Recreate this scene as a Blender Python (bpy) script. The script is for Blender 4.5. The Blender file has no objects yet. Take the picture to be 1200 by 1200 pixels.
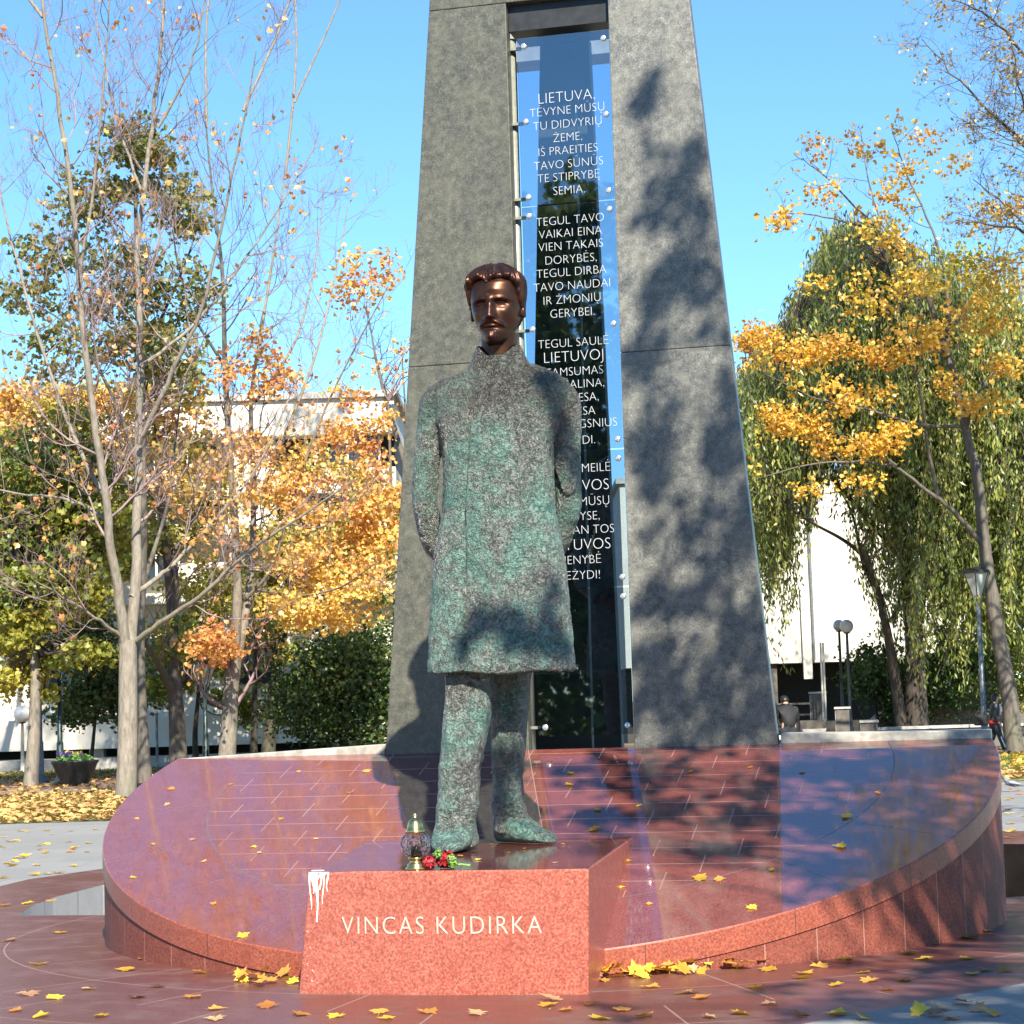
import bpy, bmesh, math, random
import numpy as np
from mathutils import Vector, Matrix, noise
from mathutils.geometry import tessellate_polygon

random.seed(7); RNG = np.random.default_rng(7)
S = bpy.context.scene
COL = S.collection
R = math.radians

# ------------------------------------------------------------------ camera, sky, sun, exposure
CAM_H, FPX = 1.6, 2489.28
FWD = Vector((0.0, 0.99592775, 0.09015494)); UP = Vector((0.03084438, -0.09011205, 0.99545389)); RT = Vector((0.9995242, 0.00278077, -0.03071878))
cam = bpy.data.objects.new('camera', bpy.data.cameras.new('camera')); COL.objects.link(cam)
cam.matrix_world = Matrix(((RT.x, UP.x, -FWD.x, 0), (RT.y, UP.y, -FWD.y, 0), (RT.z, UP.z, -FWD.z, CAM_H), (0, 0, 0, 1)))
cam.data.sensor_width = 36; cam.data.lens = FPX / 1200 * 36
cam.data.clip_start = 0.1; cam.data.clip_end = 6000
S.camera = cam
SUN_EL, SUN_AZ = R(40.5), R(11.6)          # azimuth from -Y towards +X
SDIR = Vector((math.sin(SUN_AZ) * math.cos(SUN_EL), -math.cos(SUN_AZ) * math.cos(SUN_EL), math.sin(SUN_EL)))
W = bpy.data.worlds.new('World'); S.world = W; W.use_nodes = True
nt = W.node_tree; bg = nt.nodes['Background']
sky = nt.nodes.new('ShaderNodeTexSky'); sky.sky_type = 'NISHITA'; sky.sun_disc = False
sky.sun_elevation = SUN_EL; sky.sun_rotation = math.pi - SUN_AZ
sky.air_density = 1.0; sky.dust_density = 0.0; sky.ozone_density = 3.0
tn = nt.nodes.new('ShaderNodeMix'); tn.data_type = 'RGBA'; tn.blend_type = 'MULTIPLY'; tn.inputs[0].default_value = 1; tn.inputs[7].default_value = (.66, .94, 1.11, 1)
nt.links.new(sky.outputs[0], tn.inputs[6]); nt.links.new(tn.outputs[2], bg.inputs[0]); bg.inputs[1].default_value = 0.095
sl = bpy.data.lights.new('sun', 'SUN'); sl.energy = 5.0; sl.angle = R(0.55); sl.color = (1, 0.93, 0.80)
so = bpy.data.objects.new('sun', sl); COL.objects.link(so); so.rotation_euler = SDIR.to_track_quat('Z', 'Y').to_euler()
S.view_settings.view_transform = 'Standard'; S.view_settings.look = 'None'; S.view_settings.exposure = 1.22; S.view_settings.gamma = 1
S.cycles.max_bounces = 8; S.cycles.transparent_max_bounces = 12; S.cycles.use_denoising = True
S.cycles.caustics_reflective = False; S.cycles.caustics_refractive = False

def ray(px, py):
    D = FWD + RT * ((px - 600) / FPX) + UP * ((600 - py) / FPX)
    return D / D.y
O = Vector((0, 0, CAM_H))
def at(px, py, Y): return O + ray(px, py) * Y
def onz(px, py, z=0.0):
    D = ray(px, py); return O + D * ((z - CAM_H) / D.z)
# monument frame: u along the facade, v to the back
DC = Vector((0.22032, 15.9278, 0)); AZ = -0.2325; DR = 3.27; DA = 1.06437; DK = 0.2922; CD = 0.616
MU = Vector((math.cos(AZ), math.sin(AZ), 0)); MV = Vector((-math.sin(AZ), math.cos(AZ), 0))
def M(u, v, z=0.0): return DC + MU * u + MV * v + Vector((0, 0, z))
def uv(P): q = P - DC; return Vector((q.dot(MU), q.dot(MV), P.z))
def onv(px, py, v):
    D = ray(px, py); s = (v - (O - DC).dot(MV)) / D.dot(MV); return uv(O + D * s)
def ons(px, py):
    D = ray(px, py); s = (CAM_H - DA - DK * (O - DC).dot(MV)) / (DK * D.dot(MV) - D.z); return uv(O + D * s)

# ------------------------------------------------------------------ mesh helpers
class MB:
    def __init__(s): s.v = []; s.f = []; s.n = 0; s.t = []
    def add(s, v, f, tint=None):
        v = np.asarray(v, float).reshape(-1, 3); s.v.append(v)
        for a in (f if isinstance(f, list) else [f]): s.f.append(np.asarray(a, int) + s.n)
        s.t.append(np.zeros(len(v)) if tint is None else np.broadcast_to(np.asarray(tint, float), (len(v),)))
        s.n += len(v); return s
    def box(s, c, d, rz=0.0):
        c = np.array(c, float); h = np.array(d, float) / 2
        p = np.array([(x, y, z) for z in (-1, 1) for y in (-1, 1) for x in (-1, 1)]) * h
        if rz: p = p @ np.array([[math.cos(rz), math.sin(rz), 0], [-math.sin(rz), math.cos(rz), 0], [0, 0, 1]])
        return s.add(p + c, np.array([(0, 2, 3, 1), (4, 5, 7, 6), (0, 1, 5, 4), (2, 6, 7, 3), (0, 4, 6, 2), (1, 3, 7, 5)]))
    def tube(s, pts, rad, n=6, cap=False):
        P = np.array(pts, float); k = len(P)
        rad = np.broadcast_to(np.asarray(rad, float), (k,))
        T = np.gradient(P, axis=0); T /= np.linalg.norm(T, axis=1)[:, None] + 1e-12
        ref = np.array([0.0, 0, 1]) if abs(T[:, 2]).mean() < .8 else np.array([0.31, 0.95, 0])
        A = np.cross(T, ref); A /= np.linalg.norm(A, axis=1)[:, None] + 1e-12; B = np.cross(T, A)
        an = np.arange(n) * 2 * math.pi / n
        V = P[:, None] + rad[:, None, None] * (np.cos(an)[None, :, None] * A[:, None] + np.sin(an)[None, :, None] * B[:, None])
        i = np.arange(k - 1)[:, None] * n; j = np.arange(n)[None]; j2 = (j + 1) % n
        F = np.stack([i + j, i + j2, i + n + j2, i + n + j], -1).reshape(-1, 4)
        fs = [F]
        if cap: fs += [np.arange(n)[None, ::-1], (np.arange(n) + (k - 1) * n)[None]]
        return s.add(V.reshape(-1, 3), fs)
    def loft(s, rings, cap=True):
        k, n = len(rings), len(rings[0])
        i = np.arange(k - 1)[:, None] * n; j = np.arange(n)[None]; j2 = (j + 1) % n
        F = np.stack([i + j, i + j2, i + n + j2, i + n + j], -1).reshape(-1, 4)
        fs = [F]
        if cap: fs += [np.arange(n)[None, ::-1], (np.arange(n) + (k - 1) * n)[None]]
        return s.add(np.array(rings).reshape(-1, 3), fs)
    def lathe(s, prof, c=(0, 0, 0), n=24):
        an = np.arange(n) * 2 * math.pi / n
        return s.loft([np.stack([c[0] + r * np.cos(an), c[1] + r * np.sin(an), np.full(n, c[2] + z)], 1) for r, z in prof])
    def prism(s, poly, y0, y1, axis=1):
        n = len(poly)
        def mk(t): return [(a, t, b) if axis == 1 else (a, b, t) for a, b in poly]
        f = [np.array([[i, (i + 1) % n, n + (i + 1) % n, n + i] for i in range(n)]), np.arange(n)[None, ::-1], np.arange(n, 2 * n)[None]]
        return s.add(np.array(mk(y0) + mk(y1)), f)
    def mesh(s, name, smooth=False):
        me = bpy.data.meshes.new(name)
        V = np.concatenate(s.v); me.vertices.add(len(V)); me.vertices.foreach_set('co', V.ravel())
        lp = np.concatenate([f.ravel() for f in s.f]); st = []; o = 0
        for f in s.f:
            st.append(o + np.arange(f.shape[0]) * f.shape[1]); o += f.size
        st = np.concatenate(st)
        me.loops.add(len(lp)); me.loops.foreach_set('vertex_index', lp)
        me.polygons.add(len(st)); me.polygons.foreach_set('loop_start', st)
        me.update(calc_edges=True)
        T = np.concatenate(s.t)
        if T.any():
            a = me.attributes.new('tint', 'FLOAT', 'POINT'); a.data.foreach_set('value', T)
        if smooth: me.shade_smooth()
        else: me.shade_flat()
        return me
    def build(s, name, mat, parent=None, smooth=False, fix=True):
        me = s.mesh(name, smooth)
        if fix and len(me.polygons) < 20000:
            bm = bmesh.new(); bm.from_mesh(me); bmesh.ops.recalc_face_normals(bm, faces=bm.faces); bm.to_mesh(me); bm.free()
        return link(name, me, mat, parent)
def link(name, me, mat, parent=None):
    o = bpy.data.objects.new(name, me); COL.objects.link(o)
    if mat is not None:
        me.materials.clear(); me.materials.append(mat)
    if parent: o.parent = parent
    return o
def bevel(o, w, seg=2):
    m = o.modifiers.new('bevel', 'BEVEL'); m.width = w; m.segments = seg; m.limit_method = 'ANGLE'; m.angle_limit = R(35); return o
def tag(o, label, cat=None, group=None, kind=None):
    if label: o['label'] = label
    if cat: o['category'] = cat
    if group: o['group'] = group
    if kind: o['kind'] = kind
    return o
def thing(name, label, cat, loc=(0, 0, 0), rz=0, group=None):
    o = bpy.data.objects.new(name, None); COL.objects.link(o); o.location = loc; o.rotation_euler = (0, 0, rz); o.empty_display_size = .2
    return tag(o, label, cat, group)
def copy_tree(o, parent=None):
    c = o.copy(); COL.objects.link(c)
    if parent: c.parent = parent
    for ch in [x for x in bpy.data.objects if x.parent == o]: copy_tree(ch, c)
    return c
def frozen(o):
    dg = bpy.context.evaluated_depsgraph_get(); me = bpy.data.meshes.new_from_object(o.evaluated_get(dg))
    return me
def polygon_sheet(name, loops, z, mat, kind='structure'):
    L = [[Vector((p[0], p[1], 0)) for p in l] for l in loops]
    flat = [p for l in L for p in l]
    tri = tessellate_polygon(L)
    mb = MB().add([(p.x, p.y, z) for p in flat], np.array(tri))
    me = mb.mesh(name); bm = bmesh.new(); bm.from_mesh(me)
    for f in bm.faces:
        f.normal_update()
        if f.normal.z < 0: f.normal_flip()
    bm.to_mesh(me); bm.free()
    o = link(name, me, mat)
    if kind: o['kind'] = kind
    return o

# ------------------------------------------------------------------ material helpers
class NT:
    def __init__(s, name):
        s.m = bpy.data.materials.new(name); s.m.use_nodes = True; s.t = s.m.node_tree; s.b = s.t.nodes['Principled BSDF']; s.out = s.t.nodes['Material Output']
    def n(s, ty, **k):
        x = s.t.nodes.new(ty)
        for a, b in k.items(): setattr(x, a, b)
        return x
    def l(s, a, b): s.t.links.new(a, b)
    def val(s, inp, x):
        if hasattr(x, 'is_output'): s.l(x, inp)
        else: inp.default_value = x
    def math(s, op, a, b=None, c=None, clamp=False):
        x = s.n('ShaderNodeMath', operation=op); x.use_clamp = clamp
        for i, q in enumerate((a, b, c)):
            if q is not None: s.val(x.inputs[i], q)
        return x.outputs[0]
    def mix(s, f, a, b, mode='MIX'):
        x = s.n('ShaderNodeMix', data_type='RGBA', blend_type=mode)
        s.val(x.inputs[0], f)
        for i, q in ((6, a), (7, b)):
            if hasattr(q, 'is_output'): s.l(q, x.inputs[i])
            else: x.inputs[i].default_value = (*q[:3], 1)
        return x.outputs[2]
    def co(s): return s.n('ShaderNodeTexCoord').outputs['Object']
    def noise(s, scale, detail=4, rough=.55, co=None, dist=0):
        x = s.n('ShaderNodeTexNoise'); x.inputs['Scale'].default_value = scale; x.inputs['Detail'].default_value = detail
        x.inputs['Roughness'].default_value = rough; x.inputs['Distortion'].default_value = dist
        s.l(co if co is not None else s.co(), x.inputs['Vector']); return x.outputs['Fac']
    def vor(s, scale, feature='F1', co=None):
        x = s.n('ShaderNodeTexVoronoi', feature=feature); x.inputs['Scale'].default_value = scale
        s.l(co if co is not None else s.co(), x.inputs['Vector']); return x
    def ramp(s, f, stops, mode='LINEAR'):
        x = s.n('ShaderNodeValToRGB'); e = x.color_ramp.elements; x.color_ramp.interpolation = mode
        while len(e) < len(stops): e.new(.5)
        for q, (p, c) in zip(e, stops): q.position = p; q.color = (*(c if hasattr(c, '__len__') else (c,) * 3), 1)
        s.l(f, x.inputs[0]); return x.outputs[0]
    def step(s, f, a, b):
        x = s.n('ShaderNodeMapRange', interpolation_type='SMOOTHSTEP'); s.l(f, x.inputs[0]); x.inputs[1].default_value = a; x.inputs[2].default_value = b
        return x.outputs[0]
    def bump(s, h, strength=.3, dist=.01):
        x = s.n('ShaderNodeBump'); x.inputs['Strength'].default_value = strength; x.inputs['Distance'].default_value = dist
        s.l(h, x.inputs['Height']); s.l(x.outputs[0], s.b.inputs['Normal']); return x
    def set(s, **k):
        names = dict(color='Base Color', rough='Roughness', metal='Metallic', spec='Specular IOR Level', coat='Coat Weight', trans='Transmission Weight', ior='IOR', alpha='Alpha')
        for a, b in k.items():
            i = s.b.inputs[names[a]]
            if hasattr(b, 'is_output'): s.l(b, i)
            elif a == 'color': i.default_value = (*b, 1)
            else: i.default_value = b
        return s
def plain(name, col, rough=.6, metal=0, var=.25, scale=6):
    n = NT(name); f = n.noise(scale, 6)
    c = n.mix(n.step(f, .3, .7), tuple(x * (1 - var) for x in col), tuple(min(1, x * (1 + var)) for x in col))
    n.set(color=c, rough=rough, metal=metal); return n.m

def granite(name, a, b, dark, rough=.1, joints=None, spots=.5, bscale=1.0, spec=.55, ior=1.5):
    n = NT(name); co = n.co()
    f1 = n.noise(90 * bscale, 3, .7, co); f2 = n.noise(9 * bscale, 3, .5, co); v = n.vor(140 * bscale, co=co)
    c = n.mix(n.step(f1, .38, .62), a, b)
    c = n.mix(n.math('MULTIPLY', n.step(v.outputs['Color'], .62, .8), spots), c, dark)
    c = n.mix(n.math('MULTIPLY', n.step(f2, .35, .75), .3), c, tuple(x * .72 for x in a))
    r = n.math('ADD', n.math('MULTIPLY', n.noise(5, 5, .6, co), .10), rough - .04)
    if joints: c, r = joints(n, co, c, r)
    n.set(color=c, rough=r, spec=spec, ior=ior); return n.m

def disc_joints(n, co, c, r):
    sp = n.n('ShaderNodeSeparateXYZ'); n.l(co, sp.inputs[0]); u, v = sp.outputs[0], sp.outputs[1]
    rr = n.math('SQRT', n.math('ADD', n.math('MULTIPLY', u, u), n.math('MULTIPLY', v, v)))
    inside = n.math('LESS_THAN', rr, 2.53)
    row = n.math('DIVIDE', n.math('ADD', v, 10.0), .288)
    fl = n.math('FLOOR', row); fr = n.math('FRACT', row)
    off = n.math('FRACT', n.math('MULTIPLY', fl, .618))
    cu = n.math('FRACT', n.math('ADD', n.math('DIVIDE', n.math('ADD', u, 20), .56), off))
    wr = .0045 / .288; wc = .004 / .56
    lr = n.math('LESS_THAN', n.math('ABSOLUTE', n.math('SUBTRACT', fr, .5)), wr)
    lc = n.math('LESS_THAN', n.math('ABSOLUTE', n.math('SUBTRACT', cu, .5)), wc)
    tile = n.math('MULTIPLY', n.math('MAXIMUM', lr, lc), inside)
    ring = n.math('LESS_THAN', n.math('ABSOLUTE', n.math('SUBTRACT', rr, 2.53)), .007)
    an = n.math('FRACT', n.math('DIVIDE', n.math('ADD', n.math('ARCTAN2', v, u), 10.02), R(18)))
    rad = n.math('MULTIPLY', n.math('LESS_THAN', n.math('ABSOLUTE', n.math('SUBTRACT', an, .5)), n.math('DIVIDE', .0045 / R(18), rr)), n.math('SUBTRACT', 1, inside))
    fade = n.step(n.noise(1.3, 2, .5, co), .3, .6)
    # tone of each slab
    cell = n.n('ShaderNodeTexWhiteNoise', noise_dimensions='2D'); cx = n.n('ShaderNodeCombineXYZ'); n.l(fl, cx.inputs[0])
    n.l(n.math('FLOOR', n.math('ADD', n.math('DIVIDE', n.math('ADD', u, 20), .56), off)), cx.inputs[1]); n.l(cx.outputs[0], cell.inputs['Vector'])
    c = n.mix(n.math('MULTIPLY', n.math('MULTIPLY', cell.outputs[0], inside), .3), c, (.17, .055, .045))
    c = n.mix(n.math('MULTIPLY', tile, n.math('ADD', n.math('MULTIPLY', fade, .45), .10)), c, (.36, .20, .15))
    c = n.mix(n.math('MULTIPLY', n.math('MAXIMUM', ring, rad), .6), c, (.05, .03, .026))
    r = n.math('ADD', r, n.math('MULTIPLY', n.math('MAXIMUM', tile, n.math('MAXIMUM', ring, rad)), .5))
    return c, r
def pave_joints(n, co, c, r):
    sp = n.n('ShaderNodeSeparateXYZ'); n.l(co, sp.inputs[0]); u, v = sp.outputs[0], sp.outputs[1]
    rr = n.math('SQRT', n.math('ADD', n.math('MULTIPLY', u, u), n.math('MULTIPLY', v, v)))
    q = n.math('DIVIDE', n.math('ADD', rr, .52), 1.28); fl = n.math('FLOOR', q); fr = n.math('FRACT', q)
    ring = n.math('LESS_THAN', n.math('ABSOLUTE', n.math('SUBTRACT', fr, .5)), .0045)
    an = n.math('FRACT', n.math('ADD', n.math('DIVIDE', n.math('ADD', n.math('ARCTAN2', v, u), 10), R(15)), n.math('MULTIPLY', fl, .5)))
    rad = n.math('LESS_THAN', n.math('ABSOLUTE', n.math('SUBTRACT', an, .5)), n.math('DIVIDE', .006 / R(15), rr))
    j = n.math('MAXIMUM', ring, rad)
    dirt = n.step(n.noise(2.2, 6, .65, co), .45, .7)
    c = n.mix(n.math('MULTIPLY', dirt, .45), c, (.185, .12, .098))
    c = n.mix(n.math('MULTIPLY', j, .5), c, (.34, .25, .21))
    r = n.math('ADD', n.math('ADD', r, n.math('MULTIPLY', dirt, .22)), n.math('MULTIPLY', j, .4))
    return c, r
MT = {}
MT['disc'] = granite('polished_red_granite', (.17, .044, .036), (.255, .088, .072), (.055, .022, .022), .035, disc_joints, spec=.5, ior=2.9)
MT['rim'] = granite('honed_red_granite', (.25, .053, .029), (.37, .115, .07), (.08, .03, .026), .30, bscale=.8)
MT['front'] = granite('plinth_red_granite', (.31, .070, .047), (.46, .155, .105), (.10, .038, .03), .27, bscale=.75)
MT['plinth_top'] = granite('plinth_top_granite', (.11, .034, .026), (.16, .055, .043), (.04, .016, .015), .06, spec=.5, ior=2.0)
MT['pave'] = granite('red_granite_paving', (.105, .034, .027), (.16, .06, .048), (.045, .025, .02), .30, pave_joints, .35, spec=.4)
MT['pit'] = granite('grey_pit_stone', (.30, .29, .28), (.38, .37, .36), (.18, .17, .17), .4, None, .2)

def pylon_mat(name, g=(1, 1, 1)):
    n = NT(name); co = n.co(); q = lambda c: tuple(a * b for a, b in zip(c, g))
    a = n.math('ADD', n.math('MULTIPLY', n.noise(70, 8, .75, co), .62), n.math('MULTIPLY', n.noise(17, 5, .65, co), .38)); b = n.noise(3.2, 6, .6, co); v = n.vor(60, co=co)
    mp = n.n('ShaderNodeMapping'); mp.inputs['Scale'].default_value = (5, 5, .6); n.l(co, mp.inputs[0])
    st = n.noise(1.6, 6, .6, mp.outputs[0])
    c = n.mix(n.step(a, .38, .64), q((.038, .039, .033)), q((.135, .130, .103)))
    c = n.mix(n.math('MULTIPLY', n.step(b, .40, .75), .4), c, q((.15, .138, .10)))
    c = n.mix(n.math('MULTIPLY', n.step(v.outputs['Distance'], .32, .12), n.math('MULTIPLY', n.step(a, .5, .62), .7)), c, q((.33, .30, .23)))
    c = n.mix(n.math('MULTIPLY', n.step(st, .5, .75), .35), c, (.055, .058, .056))
    n.set(color=c, rough=n.math('ADD', n.math('MULTIPLY', a, .3), .26), spec=.5)
    n.bump(a, .12, .004); return n.m
MT['pylon'] = pylon_mat('dark_mottled_granite', (.92, .95, .92)); MT['pylon_glare'] = pylon_mat('glare_lightened_granite', (1.7, 1.75, 1.95))  # right slabs: sun glare on the polished stone painted in as a paler colour
MT['core'] = plain('dark_core_granite', (.028, .029, .026), .55, 0, .15, 6)
MT['backstone'] = plain('pale_back_lintel', (.30, .30, .31), .5, 0, .15, 8)
MT['kerb'] = plain('weathered_kerb_stone', (.36, .34, .29), .7, 0, .3, 12)
MT['steel'] = plain('grey_green_steel', (.27, .28, .235), .42, .35, .12, 30)
MT['bolt'] = plain('polished_bolt', (.75, .75, .74), .25, .8, .05, 30)
MT['letter'] = plain('white_lettering', (.46, .48, .49), .6, 0, .04, 20)
MT['carved'] = plain('carved_pale_letters', (.50, .40, .33), .7, 0, .12, 60)
MT['white_mark'] = plain('white_wax', (.86, .84, .80), .5, 0, .06, 40)
MT['black'] = plain('black_metal', (.018, .02, .022), .45, .2, .3, 12)
MT['post_grey'] = plain('grey_painted_steel', (.15, .17, .18), .45, .3, .2, 10)
MT['post_green'] = plain('dark_green_painted_steel', (.025, .045, .045), .4, .2, .3, 10)
MT['globe'] = plain('opal_lamp_glass', (.78, .77, .74), .25, 0, .04, 5)
MT['frost'] = plain('frosted_lantern_glass', (.42, .44, .38), .3, 0, .12, 5)
MT['concrete'] = plain('pale_concrete', (.42, .40, .36), .8, 0, .18, 5)
MT['concrete_dark'] = plain('brown_concrete', (.13, .115, .095), .85, 0, .25, 5)
MT['building'] = plain('white_rendered_wall', (.64, .605, .52), .8, 0, .06, 1.2)
MT['window'] = plain('dark_window_glass', (.03, .04, .05), .08, 0, .3, .8)
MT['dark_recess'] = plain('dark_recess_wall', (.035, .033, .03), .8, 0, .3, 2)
MT['gold'] = plain('brass_lid', (.72, .52, .18), .22, 1, .1, 20)
MT['red_flower'] = plain('red_petal', (.33, .012, .02), .6, 0, .4, 60)
MT['green_stem'] = plain('green_bract', (.16, .30, .06), .6, 0, .3, 60)

def glass_mat():
    n = NT('reflective_pane'); tr = n.n('ShaderNodeBsdfTransparent'); tr.inputs[0].default_value = (.66, .74, .80, 1)
    gl = n.n('ShaderNodeBsdfGlossy'); gl.inputs['Roughness'].default_value = .015; gl.inputs[0].default_value = (.95, .98, 1, 1)
    fr = n.n('ShaderNodeFresnel'); fr.inputs[0].default_value = 1.5
    mx = n.n('ShaderNodeMixShader'); n.l(n.math('MULTIPLY', fr.outputs[0], 3.0, clamp=True), mx.inputs[0]); n.l(tr.outputs[0], mx.inputs[1]); n.l(gl.outputs[0], mx.inputs[2])
    n.l(mx.outputs[0], n.out.inputs[0]); return n.m
MT['glass'] = glass_mat()
def clear_glass():
    n = NT('clear_lantern_glass'); n.set(color=(.95, .97, .97), rough=.03, trans=1.0, ior=1.3)
    v = n.vor(28); n.bump(v.outputs['Distance'], .5, .02); return n.m
MT['clear'] = clear_glass()

def bronze(name, patina, smooth=False, off=0):
    n = NT(name); mp = n.n('ShaderNodeMapping'); mp.inputs['Location'].default_value = (off, off * .7, off * 1.3); n.l(n.co(), mp.inputs[0]); co = mp.outputs[0]
    if smooth:
        f = n.noise(9, 5, .6, co); g = n.noise(40, 4, .6, co)
        c = n.mix(n.step(f, .35, .7), (.085, .036, .020), (.042, .021, .018))
        n.set(color=c, rough=n.math('ADD', n.math('MULTIPLY', g, .16), .30), metal=.8); return n.m
    sp = n.n('ShaderNodeSeparateXYZ'); n.l(co, sp.inputs[0])
    big = n.noise(2.6, 5, .6, co, .4); mid = n.noise(11, 6, .68, co, .6); fine = n.noise(38, 6, .7, co); vf = n.noise(110, 3, .6, co)
    k = n.math('ADD', n.math('ADD', n.math('MULTIPLY', big, .85), n.math('MULTIPLY', mid, .44)), n.math('MULTIPLY', fine, .10))
    k = n.math('ADD', k, patina)
    p = n.step(k, .60, .84)
    crust = n.noise(21, 5, .62, co, .8)
    met = n.mix(n.step(crust, .34, .68), (.175, .18, .155), (.37, .37, .33))
    pat = n.mix(n.step(mid, .35, .65), (.055, .15, .126), (.175, .30, .25))
    c = n.mix(p, met, pat)
    crk = n.noise(30, 2, .5, co, 1.2); rid = n.math('ABSOLUTE', n.math('SUBTRACT', crk, .5)); gap = n.step(rid, .055, .0)
    c = n.mix(n.math('MULTIPLY', n.step(vf, .62, .42), .18), c, (.03, .04, .035)); c = n.mix(n.math('MULTIPLY', gap, .22), c, (.03, .04, .036))
    c = n.mix(n.math('MULTIPLY', n.step(n.math('ADD', sp.outputs[2], n.math('MULTIPLY', mid, .5)), off * 1.3 + 2.85, off * 1.3 + 3.25), .6), c, (.075, .055, .045))
    n.set(color=c, rough=n.math('ADD', n.math('MULTIPLY', p, .22), .36), metal=n.math('MULTIPLY', n.math('SUBTRACT', 1, p), .7))
    h = n.math('ADD', n.math('ADD', n.math('MULTIPLY', crust, .9), n.math('MULTIPLY', fine, .45)), n.math('MULTIPLY', vf, .22)); h = n.math('SUBTRACT', h, n.math('MULTIPLY', gap, .45)); n.bump(h, 1.0, .038)
    return n.m
MT['bronze_coat'] = bronze('weathered_bronze', .015)
MT['bronze_leg'] = bronze('weathered_bronze_trousers', .005, off=3.7)
MT['bronze_shoe'] = bronze('green_patina_bronze', .10, off=1.9)
MT['bronze_collar'] = bronze('dark_patina_bronze', -.02, off=5.1)
MT['bronze_face'] = bronze('smooth_brown_bronze', 0, True)

def bark(name, a, b):
    n = NT(name); co = n.co(); mp = n.n('ShaderNodeMapping'); mp.inputs['Scale'].default_value = (6, 6, 1.6); n.l(co, mp.inputs[0])
    f = n.noise(2.5, 8, .7, mp.outputs[0]); g = n.noise(1.1, 3, .5, co)
    c = n.mix(n.step(f, .3, .7), a, b); c = n.mix(n.math('MULTIPLY', n.step(g, .5, .7), .35), c, (.14, .15, .09))
    n.set(color=c, rough=.85); n.bump(f, .5, .03); return n.m
MT['bark_pale'] = bark('pale_maple_bark', (.15, .125, .095), (.29, .25, .20))
MT['bark_dark'] = bark('dark_bark', (.03, .023, .017), (.075, .058, .043))
MT['bark_mid'] = bark('grey_brown_bark', (.08, .067, .053), (.165, .138, .11))
MT['twig'] = plain('grey_twig', (.24, .165, .155), .8, 0, .3, 3)
MT['twig_dark'] = plain('dark_twig', (.10, .075, .06), .8, 0, .3, 3)

def leafmat(name, stops, transl=.4):
    n = NT(name); a = n.n('ShaderNodeAttribute', attribute_name='tint')
    c = n.ramp(a.outputs['Fac'], stops)
    d = n.n('ShaderNodeBsdfDiffuse'); n.l(c, d.inputs[0]); t = n.n('ShaderNodeBsdfTranslucent'); n.l(c, t.inputs[0])
    m = n.n('ShaderNodeMixShader'); m.inputs[0].default_value = transl; n.l(d.outputs[0], m.inputs[1]); n.l(t.outputs[0], m.inputs[2])
    g = n.n('ShaderNodeBsdfGlossy'); g.inputs['Roughness'].default_value = .45; g.inputs[0].default_value = (.8, .8, .8, 1)
    m2 = n.n('ShaderNodeMixShader'); m2.inputs[0].default_value = .05; n.l(m.outputs[0], m2.inputs[1]); n.l(g.outputs[0], m2.inputs[2])
    n.l(m2.outputs[0], n.out.inputs[0]); return n.m
MT['l_litter'] = leafmat('dry_litter_leaf', [(0, (.30, .17, .07)), (.5, (.52, .32, .11)), (1, (.68, .48, .16))], .2)
OR = [(0, (.50, .15, .05)), (.35, (.62, .27, .045)), (.7, (.70, .40, .05)), (1, (.48, .42, .07))]
MT['l_orange'] = leafmat('orange_maple_leaf', [(0, (.60, .22, .10)), (.4, (.74, .40, .11)), (.8, (.80, .52, .12)), (1, (.78, .58, .16))])
MT['l_yellow'] = leafmat('yellow_maple_leaf', [(0, (.66, .32, .05)), (.5, (.78, .48, .06)), (.85, (.74, .57, .09)), (1, (.42, .44, .08))])
MT['l_mix'] = leafmat('mixed_autumn_leaf', [(0, (.66, .30, .10)), (.3, (.72, .48, .11)), (.6, (.50, .43, .09)), (1, (.17, .24, .05))])
MT['l_green'] = leafmat('green_leaf', [(0, (.035, .075, .018)), (.6, (.09, .15, .03)), (1, (.25, .27, .05))])
MT['l_olive'] = leafmat('dark_olive_leaf', [(0, (.09, .13, .03)), (.5, (.22, .23, .06)), (.85, (.38, .30, .09)), (1, (.65, .32, .1))])
MT['l_lime'] = leafmat('yellow_green_leaf', [(0, (.10, .16, .03)), (.5, (.25, .28, .04)), (1, (.52, .44, .06))])
MT['l_willow'] = leafmat('willow_leaf', [(0, (.05, .09, .02)), (.5, (.20, .26, .045)), (1, (.58, .54, .13))])
MT['l_small'] = leafmat('small_yellow_leaf', [(0, (.30, .16, .05)), (.6, (.46, .33, .06)), (1, (.55, .40, .16))])

def paver_mat():
    n = NT('grey_pavers'); co = n.co(); b = n.n('ShaderNodeTexBrick'); n.l(co, b.inputs['Vector']); b.inputs['Scale'].default_value = 1.0
    b.inputs['Brick Width'].default_value = .8; b.inputs['Row Height'].default_value = .8; b.inputs['Mortar Size'].default_value = .012; b.offset = .5
    b.inputs['Color1'].default_value = (.20, .20, .19, 1); b.inputs['Color2'].default_value = (.24, .235, .22, 1); b.inputs['Mortar'].default_value = (.2, .19, .16, 1)
    f = n.noise(1.4, 7, .65, co); c = n.mix(n.math('MULTIPLY', n.step(f, .4, .75), .5), b.outputs['Color'], (.25, .24, .21))
    n.set(color=c, rough=.75); n.bump(n.noise(30, 5, .6, co), .2, .01); return n.m
MT['paver'] = paver_mat()
MT['soil'] = plain('park_soil', (.15, .115, .06), .9, 0, .4, .8)
MT['lawn'] = plain('lawn_soil', (.13, .13, .04), .9, 0, .45, 1.5)
MT['path'] = plain('reddish_path', (.26, .17, .125), .85, 0, .2, 2)
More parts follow.
